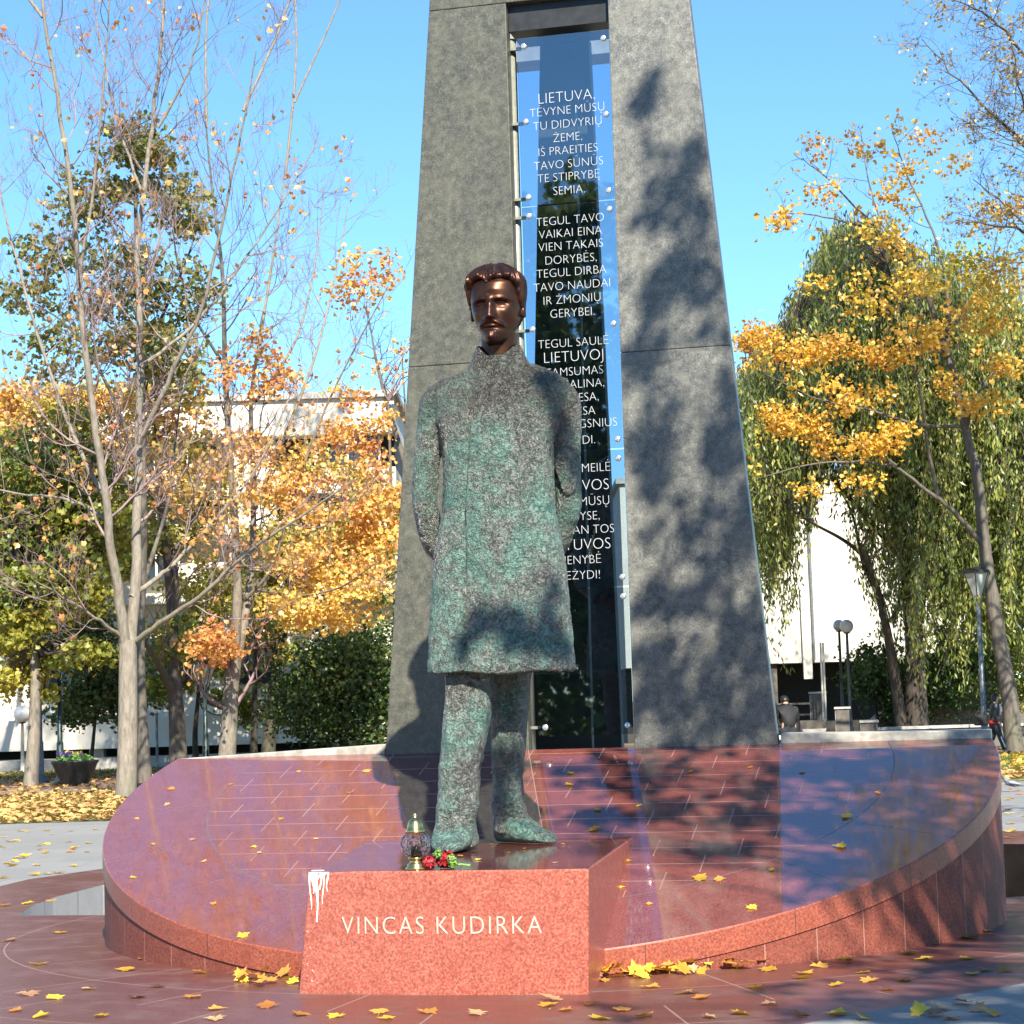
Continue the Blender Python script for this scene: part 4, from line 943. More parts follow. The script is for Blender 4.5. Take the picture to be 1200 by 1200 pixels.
# ---- right of the pylon
RG = 'trees on the right of the pylon'
YR = 53.8
T = Tree('maple_tree', 'slender leaning maple with bright yellow-orange leaf clusters in front of the willow', 'tree', onz(1188, 884), RG, 'bark_mid', 'twig_dark', 'l_yellow', 61)
clus = []
for px, d, r0, r1 in [([(1189, 884), (1183, 820), (1170, 740), (1157, 670), (1150, 600), (1144, 550), (1130, 500), (1118, 440), (1104, 390), (1080, 330), (1050, 290), (1010, 265)], 0, .31, .03), ([(1152, 640), (1120, 600), (1085, 575), (1050, 545), (1000, 540), (940, 545), (890, 560)], -1.6, .10, .012), ([(1100, 585), (1086, 520), (1080, 460), (1060, 400), (1048, 340)], -1, .08, .015), ([(1130, 500), (1080, 500), (1020, 480), (960, 470), (900, 440)], -1.8, .07, .012), ([(1050, 545), (1010, 520), (960, 500), (910, 505)], -1, .05, .01), ([(1128, 490), (1160, 440), (1190, 400)], 1.4, .06, .012), ([(1110, 405), (1112, 330), (1090, 260), (1060, 200), (1045, 150)], 1, .07, .012), ([(1060, 300), (1000, 240), (960, 200), (930, 180)], -.8, .05, .01), ([(1010, 265), (950, 250), (905, 250)], -.5, .04, .01), ([(1075, 330), (1030, 260), (1015, 200), (1008, 150)], 1.2, .045, .01), ([(1108, 400), (1160, 320), (1175, 240)], 1, .05, .01)]:
    Q, rd = T.limb(poly(px, YR, d * 1.6), r0, r1, n=10, wob=.01); LL = np.linalg.norm(np.diff(Q, axis=0), axis=1).sum(); T.dress(Q, rd, .5, int(2 + LL * .8), 1.3, 2, .2, .9, 4)
print('R1', T.leaves(.85, .16, (.4, .22), None, .13, (.9, .02)))
for (x, y, rx, ry, n, t) in [(935, 500, 45, 18, 420, .4), (905, 480, 25, 14, 170, .4), (960, 520, 22, 14, 170, .45), (1020, 520, 40, 16, 360, .4), (1005, 460, 45, 16, 330, .35), (1045, 505, 26, 12, 180, .4), (1010, 570, 30, 10, 120, .5), (945, 575, 18, 10, 90, .5), (1150, 470, 40, 14, 230, .45), (1115, 455, 25, 22, 180, .45), (1050, 415, 50, 20, 420, .35), (960, 410, 60, 18, 420, .3), (890, 395, 28, 20, 260, .3), (955, 180, 12, 22, 70, .1), (1005, 165, 14, 18, 80, .1), (960, 225, 40, 16, 130, .15), (1050, 225, 30, 18, 160, .3), (1085, 165, 22, 18, 100, .15), (920, 258, 22, 9, 90, .2), (1065, 195, 20, 14, 80, .3), (1030, 270, 40, 20, 220, .5), (1120, 195, 20, 14, 90, .2), (1145, 310, 60, 24, 520, .9), (1080, 330, 45, 22, 300, .6), (1180, 250, 30, 24, 180, .4), (985, 330, 40, 20, 160, .4), (1040, 350, 60, 20, 260, .5), (1140, 370, 55, 26, 420, .45), (1180, 330, 30, 36, 260, .5), (1090, 395, 50, 18, 320, .4), (920, 415, 50, 18, 320, .35), (1175, 430, 30, 18, 200, .4)]:
    T.cloud(A(x, y, YR - 1.5), (rx * YR / FPX, .8, ry * YR / FPX), int(n * .62), .155, (t, .2), clumps=12, csize=.5, hollow=.3)
T.done()
T = Tree('bare_tree', 'thorny dark-twigged tree with sparse small yellow leaves reaching in from the upper right', 'tree', onz(1310, 892), RG, 'bark_dark', 'twig_dark', 'l_small', 62)
for px, d, r0, r1 in [([(1310, 892), (1300, 700), (1290, 500), (1280, 300), (1260, 120), (1250, 0)], 0, .3, .06), ([(1282, 330), (1230, 280), (1180, 265), (1120, 258)], -1.5, .09, .012), ([(1275, 260), (1220, 190), (1170, 140), (1120, 90), (1080, 45)], 1, .08, .01), ([(1265, 150), (1220, 90), (1180, 40), (1150, 10), (1100, -5)], -1, .07, .01), ([(1280, 320), (1240, 230), (1200, 160), (1150, 130)], 1.6, .07, .01), ([(1285, 400), (1240, 320), (1190, 250), (1140, 210)], .5, .07, .01), ([(1258, 80), (1230, 10), (1200, -40)], 0, .06, .01), ([(1284, 300), (1230, 210), (1195, 110), (1185, 40)], -.8, .06, .01), ([(1252, 20), (1210, -110), (1130, -220), (1060, -300), (980, -360)], -1, .10, .012), ([(1250, 0), (1235, -170), (1180, -320), (1120, -440)], .6, .10, .012), ([(1200, -120), (1110, -140), (1030, -180), (960, -210)], .8, .07, .01), ([(1256, 60), (1300, -100), (1310, -260), (1290, -400)], .4, .08, .01), ([(1180, -300), (1090, -370), (1010, -450), (940, -480)], .5, .06, .01)]:
    Q, rd = T.limb(poly(px, 47, d * 1.6), r0, r1, n=8, wob=.02); LL = np.linalg.norm(np.diff(Q, axis=0), axis=1).sum(); T.dress(Q, rd, .2, int(5 + LL * 2.9), 1.7, 3, .12, 1.0, 5, curl=.25)
print('R2', T.leaves(.34, .11, (.5, .25), None, .08, (1.0, -.05), 'oval'))
for (x, y, rx, ry, n) in [(1000, -380, 110, 80, 700), (1130, -330, 100, 100, 700), (1010, -200, 90, 50, 350), (1260, -300, 100, 120, 600), (950, -470, 90, 50, 400)]: T.cloud(A(x, y, 47), (rx * 47 / FPX, 2.0, ry * 47 / FPX), n, .16, (.4, .25), clumps=40, csize=.3)
T.done()

# the weeping willow
YW = 61.0
T = Tree('weeping_willow', 'large weeping willow with thick dark trunks and long hanging green strands behind the platform', 'tree', onz(1075, 878), RG, 'bark_dark', 'twig_dark', 'l_willow', 63)
heads = []
for px, d, r0, r1 in [([(1076, 880), (1074, 840), (1073, 780), (1070, 720), (1062, 660), (1050, 600), (1040, 520), (1030, 440), (1020, 360), (1005, 300)], 0, .50, .06), ([(1058, 870), (1050, 800), (1040, 740), (1026, 680), (1010, 640)], -1, .26, .08), ([(1026, 680), (1012, 650), (985, 630), (955, 615), (930, 600)], -1.5, .11, .03), ([(1072, 740), (1085, 660), (1095, 560), (1105, 460), (1110, 380)], 1.5, .26, .05), ([(1050, 600), (1010, 520), (960, 440), (930, 380)], -1, .16, .03), ([(1040, 500), (1000, 400), (970, 320)], 1, .14, .03), ([(1095, 560), (1150, 470), (1190, 400)], .5, .14, .03), ([(1062, 660), (1010, 600), (940, 520), (890, 470)], 2, .14, .03), ([(1085, 660), (1140, 600), (1190, 540), (1230, 500)], -1, .13, .03), ([(1045, 730), (1060, 690), (1064, 650)], 0, .12, .05), ([(1104, 470), (1060, 380), (1040, 310)], -1.5, .11, .03), ([(1030, 700), (1010, 660), (1000, 600), (975, 560)], 1, .10, .03)]:
    Q, rd = T.limb(poly(px, YW, d * 2), r0, r1, n=11); heads.append(Q[len(Q) // 3:])
HP = np.concatenate(heads)
LP, LT = [], []
def crown_top(x): return np.interp(x, [862, 880, 905, 930, 960, 1000, 1050, 1120, 1200, 1260], [440, 420, 395, 340, 270, 248, 262, 300, 320, 360])
def crown_bot(x): return np.interp(x, [862, 885, 905, 925, 950, 970, 1000, 1020, 1050, 1100, 1160, 1260], [620, 690, 700, 770, 640, 560, 600, 720, 800, 830, 800, 780])
for k in range(3000):
    x = RNG.uniform(866, 1265); up_ = RNG.beta(1.0, 1.5); ct, cb = crown_top(x), crown_bot(x); y0 = ct + (cb - ct) * up_ * .75 + RNG.uniform(-14, 10)
    Ls = RNG.uniform(70, 220) * (.55 + .45 * RNG.uniform()); y1 = min(y0 + Ls, cb + RNG.uniform(-50, 25))
    if 925 < x < 1010: y1 = min(y1, RNG.uniform(560, 660))
    if y1 - y0 < 30: continue
    dep = RNG.normal(0, 2.0); a = np.array(A(x, y0, YW + dep)); b = np.array(A(x + RNG.normal(0, 5), y1, YW + dep + RNG.normal(0, .3)))
    n = max(6, int((a[2] - b[2]) * 7)); t = np.linspace(0, 1, n)[:, None]; out = RNG.normal(0, .25, 3) * [1, 1, 0]
    P = a + (b - a) * t + out * np.sin(t * math.pi) + RNG.normal(0, .05, (n, 3))
    T.tw.tube((a + (b - a) * t[::3] + out * np.sin(t[::3] * math.pi)) - np.array(T.b), .008, 3)
    q = np.repeat(P, 3, 0) + RNG.normal(0, .07, (3 * n, 3)); LP.append(q); LT.append(np.full(len(q), np.clip(RNG.normal(.5, .22), .02, 1)))
    h = HP[np.argmin(((HP - a) ** 2).sum(1) + (HP[:, 2] > a[2] + 1) * 4)]
    if np.linalg.norm(h - a) < 1.9:      # hang the strand from a limb
        m = (h + a) / 2 + [0, 0, .35]; T.tw.tube(np.array([h, m, a]) - np.array(T.b), [.018, .012, .007], 4)
LP = np.concatenate(LP); LT = np.clip(np.concatenate(LT) + RNG.normal(0, .1, len(LP)), .01, 1)
n = len(LP); print('willow', n)
D = RNG.normal(0, .35, (n, 3)); D[:, 2] -= 1; D /= np.linalg.norm(D, axis=1)[:, None]; Sd = np.cross(D, RNG.normal(size=(n, 3))); Sd /= np.linalg.norm(Sd, axis=1)[:, None]
sz = RNG.uniform(.13, .26, (n, 1)); P = LP - np.array(T.b)
T.lv.add(np.stack([P, P + D * sz * .5 + Sd * .030, P + D * sz, P + D * sz * .5 - Sd * .030], 1).reshape(-1, 3), np.arange(4 * n).reshape(-1, 4), np.repeat(LT, 4))
T.done()
simple_tree('bushy_tree', 'sunlit yellow-green shrubby tree at the far right behind the leaning maple', [(1185, 872), (1180, 820), (1178, 760), (1176, 700)], 70, .2, [(1180, 600, 60, 70, 2300, .5), (1160, 700, 60, 60, 2300, .45), (1200, 780, 50, 60, 2000, .5), (1130, 780, 50, 50, 1700, .3), (1100, 640, 50, 80, 1500, .2)], 'l_lime', seed=64, group=RG, size=.2)
simple_tree('bushy_tree', 'dark green shrub crowding the foot of the willow beside the stone planters', [(1030, 868), (1028, 840), (1025, 815), (1024, 790)], 63, .08, [(1035, 790, 30, 36, 1700, .5), (1012, 805, 16, 18, 500, .6), (1120, 800, 46, 36, 1700, .3), (1060, 820, 30, 30, 900, .3)], 'l_green', seed=65, group=RG, size=.15, csize=.5)
simple_tree('maple_tree', 'golden maple whose leafy top shows just past the right pillar', [(870, 868), (870, 700), (878, 560), (888, 470)], 74, .2, [(890, 420, 34, 34, 700, .3), (925, 430, 40, 30, 600, .3), (880, 400, 18, 20, 250, .2), (930, 395, 45, 16, 420, .35), (985, 400, 40, 14, 260, .4)], 'l_yellow', seed=66, group=RG)

# ------------------------------------------------------------------ buildings
def bld(name, label, Y, x0, x1, cat='building', rz=0):
    return thing(name, label, cat, (x0, Y, 0), rz)
YB = 66.0; XL = -40.0; XR = -3.6
bl = bld('office_building', 'long white modern building with banded windows and a dark recessed base behind the left trees', YB, XL, XR)
def zY(y, Y=YB, x=300): return at(x, y, Y).z
W_ = XR - XL
zb0, zb1 = zY(878, x=100), zY(842, x=100)
MB().box((W_ / 2, 6, (zb0 + zb1) / 2), (W_, 12, zb1 - zb0)).build('base_band', MT['building'], bl)
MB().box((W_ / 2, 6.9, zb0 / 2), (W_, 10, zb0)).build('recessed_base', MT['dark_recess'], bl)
MB().box((W_ / 2, -.4, .18), (W_, 2.4, .36)).build('step', MT['concrete'], bl)
for k in range(5):
    MB().box((4 + k * 7.6, .9, zb0 / 2), (.45, .45, zb0)).build('column', MT['building'], bl)
floors = [(845, 700), (690, 622), (608, 576), (548, 508)]      # photo rows of the window bands (bottom, top)
bands = [(842, 838), (700, 690), (622, 608), (576, 548), (508, 466)]
for yb_, yt_ in bands[1:]:
    a, b = zY(yb_, x=420), zY(yt_, x=420); MB().box((W_ / 2, 6, (a + b) / 2), (W_, 12.0, b - a)).build('wall_band', MT['building'], bl)
for i, (yb_, yt_) in enumerate(((838, 700), (690, 622), (608, 576), (548, 508))):
    a, b = zY(yb_, x=420), zY(yt_, x=420)
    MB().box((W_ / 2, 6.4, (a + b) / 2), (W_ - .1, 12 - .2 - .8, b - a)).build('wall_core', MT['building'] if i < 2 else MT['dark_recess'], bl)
    nb = 12
    for k in range(nb):
        xc = W_ * (k + .5) / nb
        if i >= 2 and k % 3 == 1: MB().box((xc, .55, (a + b) / 2), (1.5, .5, b - a)).build('wall_pier', MT['building'], bl)
        else:
            w = 2.1 if i >= 2 else 1.5; h = (b - a) * (.94 if i >= 2 else .42); zc = (a + b) / 2
            fr = MB().box((xc, .52, zc), (w, .22, h)).build('window', MT['window'], bl)
            for d in (-.5, 0, .5): MB().box((xc + d * (w - .08), .40, zc), (.07, .06, h)).build('frame', MT['building'], fr)
a = zY(466, x=420); MB().box((W_ / 2, 6, a + .1), (W_ + .3, 12.3, .2)).build('roof', MT['concrete'], bl)

YQ = 78.0
b2 = bld('white_hall', 'tall blank white building with a dark open ground floor behind the willow strands', YQ, 4.0, 18)
z0, z1 = zY(776, YQ, 960), zY(560, YQ, 960)
MB().box((7.2, 5, (z0 + z1) / 2), (14.4, 10, z1 - z0)).build('wall', MT['building'], b2)
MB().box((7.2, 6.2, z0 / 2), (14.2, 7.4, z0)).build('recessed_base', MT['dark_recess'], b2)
cxx = at(946, 780, YQ).x - 4.0
MB().box((cxx, -.10, (z0 + zY(690, YQ, 946)) / 2 - .3), (.32, .2, zY(690, YQ, 946) - z0 + .6)).build('column', MT['building'], b2)
MB().tube([(cxx + .25, -.08, z0 + .1), (cxx + .25, -.08, z1 - .3)], .06, 8).build('downpipe', MT['post_grey'], b2)
for k in range(4): MB().box((1.2 + k * 4.2, .35, z0 / 2), (.28, .28, z0)).build('column', MT['concrete_dark'], b2)
for h in (.9, 1.3): MB().box((cxx - 1.6, .2, h), (4.2, .06, .07)).build('rail', MT['concrete_dark'], b2)
MB().box((7.2, 5, z1 + .1), (14.7, 10.3, .2)).build('roof', MT['concrete'], b2)
# far low house glimpsed at the extreme left
b3 = bld('brick_house', 'pale house end with a reddish edge seen past the trunks at the far left', 74, -30, -18)
MB().box((3, 4, 4.2), (9, 8, 8.4)).build('wall', MT['building'], b3); MB().box((3, 4, 8.6), (9.4, 8.4, .4)).build('roof', MT['concrete_dark'], b3)
for k in range(4):
    for z in (2.0, 5.2): w = MB().box((.2 + k * 2.1, -.02, z), (1.0, .1, 1.6)).build('window', MT['window'], b3)

# steps, planter blocks and low walls by the hall
YS = 60.0
st = thing('stone_steps', 'short flight of dark stone steps between the concrete planter blocks', 'steps', at(960, 868, YS) * 1.0)
st.location.z = 0
for k in range(4): MB().box((0, .45 * k, .08 + .16 * k), (.72, .46, .16 + .32 * k if False else .16 * (k + 1))).build('step', MT['concrete_dark'] if k % 2 else MT['concrete'], st)
for k, ob in enumerate([c for c in bpy.data.objects if c.parent == st]):
    pass
def planter(px0, px1, ytop, Y, depth, label, slope=0):
    a, b = at(px0, ytop, Y), at(px1, ytop, Y); w = b.x - a.x; h = (a.z + b.z) / 2
    t = thing('planter_block', label, 'planter', ((a.x + b.x) / 2, Y, 0), -.16, 'concrete planter blocks by the steps')
    bevel(MB().box((0, depth / 2, h / 2), (w, depth, h)).build('body', MT['concrete_dark'], t), .02)
    bevel(MB().box((0, depth / 2, h + .03), (w + .08, depth + .08, .06)).build('coping', MT['concrete'], t), .012); 
    MB().box((-w / 2 - .006, depth / 2, h / 2), (.012, depth * .98, h * .97)).build('side_face', MT['concrete'], t)
    return t
planter(949, 967, 813, 62.2, 1.2, 'tallest brown concrete block at the head of the dark steps')
planter(979, 995, 831, 59.6, 1.4, 'brown upright concrete block to the right of the dark steps')
planter(1009, 1028, 847, 58.8, 2.2, 'low long concrete block with a grey lid, below the willow')
lw = thing('low_wall', 'low dark wall running under the willow to the right', 'wall', (at(1028, 860, 60).x, 60, 0))
bevel(MB().box((3.0, .3, .28), (6.0, .35, .56)).build('wall_body', MT['concrete_dark'], lw), .02); MB().box((3.0, .3, .60), (6.1, .45, .08)).build('coping', MT['concrete'], lw)
# pale sloping slab behind the low wall
sl_ = thing('sloping_slab', 'pale pinkish sloping concrete slab with leaves on it behind the low wall', 'slab', (at(1020, 850, 64).x, 64, 0))
V = [(0, 0, 0), (4.2, 0, 0), (4.2, 0, .9), (.9, 0, 1.35), (0, 0, .6)]
MB().prism([(p[0], p[2]) for p in V], 0, 1.6).build('slab_body', MT['path'], sl_)
for px in (964, 967):
    p = at(px, 815, 61.4); q = thing('flag_pole', ['slim white pole beside the steps, the left of the close pair', 'slim white pole beside the steps, the right of the close pair'][px > 965], 'pole', (p.x, 61.4, 0), 0, 'white poles by the steps')
    MB().tube([(0, 0, 0), (0, 0, 3.1)], .03, 8, True).build('shaft', MT['building'], q); MB().lathe([(0, 0), (.09, 0), (.09, .05), (0, .05)]).build('base', MT['post_grey'], q, True)

# ------------------------------------------------------------------ lamps
def globe_lamp(px, ytop, ybase, Y, r, label, mat='post_grey'):
    top = at(px, ytop, Y); b = at(px + 6, ybase, Y); t = thing('globe_lamp', label, 'street lamp', (top.x, Y, 0), 0, 'globe lamps in the park')
    z = top.z
    MB().lathe([(0, 0), (.13, 0), (.13, .05), (.07, .1), (.055, .5), (.04, z - r * 1.05), (.07, z - r * 1.0), (.075, z - r * .9), (0, z - r * .9)], n=14).build('post', MT[mat], t, True)
    an = np.linspace(-math.pi / 2 * .93, math.pi / 2, 14); MB().lathe([(r * math.cos(a), z + r * math.sin(a)) for a in an], n=22).build('globe', MT['globe'], t, True)
    MB().lathe([(0, z - r * 1.08), (.10, z - r * 1.05), (.11, z - r * .92), (0, z - r * .90)], n=14).build('collar', MT['black'], t, True)
globe_lamp(26, 837, 905, 64, .26, 'white globe lamp on a thin pale post at the far left', 'building')
globe_lamp(992, 734, 845, 62, .20, 'larger nearer globe lamp of the pair in front of the white hall wall')
globe_lamp(983, 733, 830, 68, .19, 'globe lamp half hidden behind its nearer twin in front of the white hall wall')
def lantern_lamp(px, ytop, Y, label, mat='post_grey', s=1.0, base=None):
    top = at(px, ytop, Y); b = at(px + (802 - 0) * 0, 900, Y); z = top.z; t = thing('lantern_lamp', label, 'street lamp', (at(px, ytop + 90, Y).x, Y, 0), 0, 'lantern lamps in the park')
    MB().lathe([(0, 0), (.26, 0), (.26, .03), (.16, .10), (.10, .18), (.085, 1.0), (.065, 1.05), (.055, z - .9 * s), (0, z - .9 * s)], n=14).build('post', MT[mat], t, True)
    w0, w1 = .13 * s, .34 * s
    for a in range(4):
        an = a * math.pi / 2 + .5; MB().tube([(0, 0, z - .95 * s), (w0 * 1.3 * math.cos(an), w0 * 1.3 * math.sin(an), z - .62 * s)], .018, 6).build('bracket', MT[mat], t)
    q = lambda w, zz: [(w * math.cos(k * math.pi / 3 + .2), w * math.sin(k * math.pi / 3 + .2), zz) for k in range(6)]
    MB().loft([q(w0, z - .62 * s), q(w1, z - .06 * s)]).build('lantern', MT['frost'], t)
    MB().loft([q(w1 * 1.12, z - .06 * s), q(w1 * 1.12, z), q(w1 * .5, z + .08 * s), q(.03, z + .11 * s)]).build('cap', MT['black'], t)
    for k in range(6):
        an = k * math.pi / 3 + .2; MB().tube([(w0 * math.cos(an), w0 * math.sin(an), z - .62 * s), (w1 * math.cos(an), w1 * math.sin(an), z - .06 * s)], .012, 4).build('frame_bar', MT['black'], t)
lantern_lamp(1149, 669, 53.6, 'tall grey lantern lamp standing beside the leaning maple trunk on the right')
lantern_lamp(47, 779, 54.4, 'grey lantern lamp at the far left with its lantern among the leaves')
lantern_lamp(70, 756, 51.6, 'dark green lantern post with a flared foot beside the flower bowl', 'post_green')
lantern_lamp(241, 776, 60.5, 'dark slim lantern post between the pale split maple and the grey maple', 'post_green')
t = thing('sign_post', 'thin grey post behind the big forked maple', 'post', (at(184, 870, 60).x, 60, 0)); MB().tube([(0, 0, 0), (0, 0, 1.6)], .04, 8, True).build('shaft', MT['post_grey'], t); MB().lathe([(0, 1.6), (.055, 1.6), (.05, 1.66), (0, 1.68)], n=10).build('cap', MT['post_grey'], t)

# flower bowl
pb = onz(88, 921); fb = thing('flower_bowl', 'large dark round planter bowl with purple and yellow flowers on the path edge', 'planter', (pb.x, pb.y, 0))
MB().lathe([(0, 0), (.30, 0), (.32, .06), (.42, .25), (.52, .5), (.56, .56), (.56, .60), (.50, .60), (.48, .54), (0, .50)], n=28).build('bowl', MT['black'], fb, True)
mb = MB(); blob(mb, 700, (0, 0, .62), .46, .46, .14, .04); mb.build('leaves', MT['green_stem'], fb, fix=False)['kind'] = 'stuff'
MT['violet'] = plain('violet_petal', (.22, .12, .42), .6, 0, .3, 60); MT['yellow_petal'] = plain('yellow_petal', (.75, .50, .08), .6, 0, .2, 60)
for k in range(22):
    a, r_ = random.uniform(0, 6.28), random.uniform(0, .42); mb = MB(); blob(mb, 26, (r_ * math.cos(a), r_ * math.sin(a), .68 + random.uniform(0, .12)), .05, .05, .04, .025); mb.build('flower', MT['violet' if k % 3 else 'yellow_petal'], fb, fix=False)

# ------------------------------------------------------------------ people and the pigeon
MT['skin'] = plain('skin', (.50, .30, .21), .5, 0, .06, 10); MT['cloth_black'] = plain('black_jacket', (.016, .017, .02), .55, 0, .3, 8); MT['jeans'] = plain('dark_trousers', (.03, .035, .045), .8, 0, .25, 8)
MT['cloth_red'] = plain('red_cloth', (.55, .03, .03), .7, 0, .1, 8); MT['cloth_white'] = plain('white_cloth', (.75, .74, .72), .7, 0, .05, 8); MT['hair'] = plain('dark_hair', (.014, .011, .009), .4, 0, .3, 20); MT['leather'] = plain('black_leather', (.008, .008, .009), .75, 0, .3, 14)
def hand(base, d, s=1.0):
    """five fingers from the palm at base along d"""
    d = Vector(d).normalized(); side = d.cross(Vector((0, 0, 1))).normalized() if abs(d.z) < .9 else Vector((0, 1, 0)); b = Vector(base); out = []
    for k, L in enumerate((.075, .085, .08, .062)):
        o = side * ((k - 1.5) * .018); p = b + d * .085 * s + o * s
        out.append([0, (*(b + d * .05 * s + o * .8 * s), .012), (*p, .009), (*(p + d * L * .55 * s + Vector((0, .006, 0))), .008), (*(p + d * L * s + Vector((0, .018, 0))), .007)])
    o = side * -.03
    out.append([0, (*(b + d * .02 * s + o * s), .012), (*(b + d * .05 * s + o * 1.7 * s), .010), (*(b + d * .085 * s + o * 1.8 * s), .008)])
    return out
def face_bits(mb, c, f, s=1.0):
    pass
wp = onz(1167, 884); wk = thing('person', 'walking person in a dark jacket with a red hem, beside the right lantern lamp', 'person', (wp.x, wp.y, 0), 0)
K = 1.50 / 1.72
def k3(*p): return tuple(x * K for x in p)
# one body: pelvis first; walking towards +X
body = [[k3(0, 0, .93) + (.135 * K,), k3(.02, 0, 1.12) + (.125 * K,), k3(.05, 0, 1.32) + (.15 * K,), k3(.05, 0, 1.44) + (.085 * K,), k3(.065, 0, 1.50) + (.052 * K,), k3(.085, 0, 1.56) + (.075 * K,), k3(.10, 0, 1.64) + (.098 * K,), k3(.09, 0, 1.70) + (.075 * K,)],
        [5, k3(.175, 0, 1.605) + (.022 * K,), k3(.19, 0, 1.60) + (.012 * K,)],
        [0, k3(.02, -.09, .88) + (.10 * K,), k3(.13, -.09, .50) + (.066 * K,), k3(.25, -.09, .10) + (.045 * K,), k3(.30, -.09, .045) + (.045 * K,), k3(.44, -.09, .04) + (.035 * K,)],
        [0, k3(-.02, .09, .88) + (.10 * K,), k3(-.02, .09, .50) + (.066 * K,), k3(-.26, .09, .16) + (.045 * K,), k3(-.28, .09, .09) + (.042 * K,), k3(-.19, .09, .03) + (.032 * K,)],
        [2, k3(.04, -.19, 1.38) + (.065 * K,), k3(-.06, -.24, 1.12) + (.05 * K,), k3(.08, -.25, .90) + (.038 * K,), k3(.11, -.25, .86) + (.034 * K,), k3(.13, -.25, .82) + (.03 * K,)],
        [2, k3(.04, .19, 1.38) + (.065 * K,), k3(.08, .24, 1.12) + (.05 * K,), k3(-.04, .25, .92) + (.038 * K,), k3(-.07, .25, .88) + (.034 * K,), k3(-.08, .25, .84) + (.03 * K,)]]
def flat_index(ch): return ch
def person_body(name, chains, fingers, mat, parent):
    V = []; out = []; off = 0
    tot = [it for ch in chains for it in ch if not isinstance(it, int)]
    allc = list(chains)
    for (pt, d) in fingers:
        i = min(range(len(tot)), key=lambda q: sum((a - b) ** 2 for a, b in zip(tot[q][:3], pt)))
        for f in hand(pt, d, K): allc.append([i] + f[1:])
    return skin_chain(name, allc, mat, parent, 2)
bod = person_body('body', body, [(k3(.13, -.25, .82), (.3, 0, -1)), (k3(-.08, .25, .84), (-.2, 0, -1))], MT['skin'], wk)
def vest(name, chains, mat, parent, grow): return skin_chain(name, [[(it if isinstance(it, int) else (*it[:3], it[3] + grow)) for it in c] for c in chains], mat, parent, 2)
vest('jacket', [[body[0][0][:2] + (body[0][0][2] * .98, body[0][0][3])] + body[0][1:4], [2] + body[4][1:4], [2] + body[5][1:4]], MT['cloth_black'], wk, .022)
vest('trousers', [[body[0][0], (*k3(0, 0, .99), .125 * K)], [0] + body[2][1:4], [0] + body[3][1:4]], MT['jeans'], wk, .016)
for ch in (body[2], body[3]): vest('shoe', [[ch[4], ch[5]]], MT['cloth_black'], wk, .014)
mb = MB(); mb.loft([ring(.01 * K, 0, z * K, a * K, b * K, b * K, 0, 24) for z, a, b in ((.86, .165, .19), (.90, .172, .195), (.95, .168, .19))], True); mb.build('red_hem', MT['cloth_red'], wk, True)
mb = MB(); mb.loft([ring(.155 * K, -.03 * K, z * K, .05 * K, .06 * K, .06 * K, 0, 16) for z in (1.12, 1.22, 1.34, 1.42)]); mb.build('scarf', MT['cloth_white'], wk, True)
mb = MB(); mb.tube([k3(.24, -.165, .2), k3(.19, -.167, .34), k3(.135, -.168, .50)], .016, 8); mb.build('white_stripe', MT['cloth_white'], wk)
vest('hair', [[k3(.045, 0, 1.60) + (.085 * K,), k3(.07, 0, 1.68) + (.10 * K,), k3(.10, 0, 1.73) + (.075 * K,)], [0, k3(.0, 0, 1.50) + (.06 * K,)]], MT['hair'], wk, .008)
bg_ = thing('shoulder_bag', 'dark bag carried behind the walking person', 'bag', (wp.x - .42 * K, wp.y - .18, .98 * K)); bevel(MB().box((0, 0, 0), (.34, .16, .26)).build('body', MT['leather'], bg_), .04, 3); MB().tube([(-.12, 0, .12), (0, 0, .34), (.2, 0, .44), (.3, .02, .46)], .012, 6).build('strap', MT['leather'], bg_)

# seated person seen from behind, bent forward
ps = at(925, 862, 50.0); sp_ = thing('person', 'seated person in a black jacket bent forward, seen from behind', 'person', (ps.x, 50, .44), .25)
seat = thing('stone_bench', 'low stone block the black-jacketed person sits on behind the platform', 'bench', (ps.x, 50.05, 0), .25)
bevel(MB().box((0, 0, .635), (1.5, .42, .10)).build('seat', MT['concrete'], seat), .015); bevel(MB().box((0, .62, .21), (1.5, .8, .42)).build('foot_step', MT['concrete'], seat), .015)
for dx in (-.55, .55): MB().box((dx, 0, .29), (.16, .34, .58)).build('leg', MT['concrete_dark'], seat)
sb = [[(0, 0, .36, .15), (0, .04, .58, .155), (.02, .10, .80, .165), (.02, .17, .93, .09), (.02, .21, .98, .055), (.02, .25, 1.02, .085), (.02, .29, 1.05, .095), (.02, .31, 1.06, .07)],
      [0, (-.1, .06, .33, .10), (-.13, .46, .40, .072), (-.13, .50, .10, .045), (-.13, .62, .05, .035)], [0, (.1, .06, .33, .10), (.13, .46, .40, .072), (.13, .50, .10, .045), (.13, .62, .05, .035)],
      [2, (-.19, .13, .84, .07), (-.27, .22, .60, .052), (-.15, .44, .50, .038), (-.10, .50, .49, .032)], [2, (.22, .13, .84, .07), (.29, .22, .60, .052), (.17, .44, .50, .038), (.12, .50, .49, .032)]]
person_body('body', sb, [((-.10, .50, .49), (.5, .8, -.1)), ((.12, .50, .49), (-.5, .8, -.1))], MT['skin'], sp_)
vest('jacket', [sb[0][:4], [2] + sb[3][1:4], [2] + sb[4][1:4]], MT['leather'], sp_, .03)
vest('trousers', [sb[0][:1] + [(0, .02, .45, .14)], [0] + sb[1][1:4], [0] + sb[2][1:4]], MT['jeans'], sp_, .014)
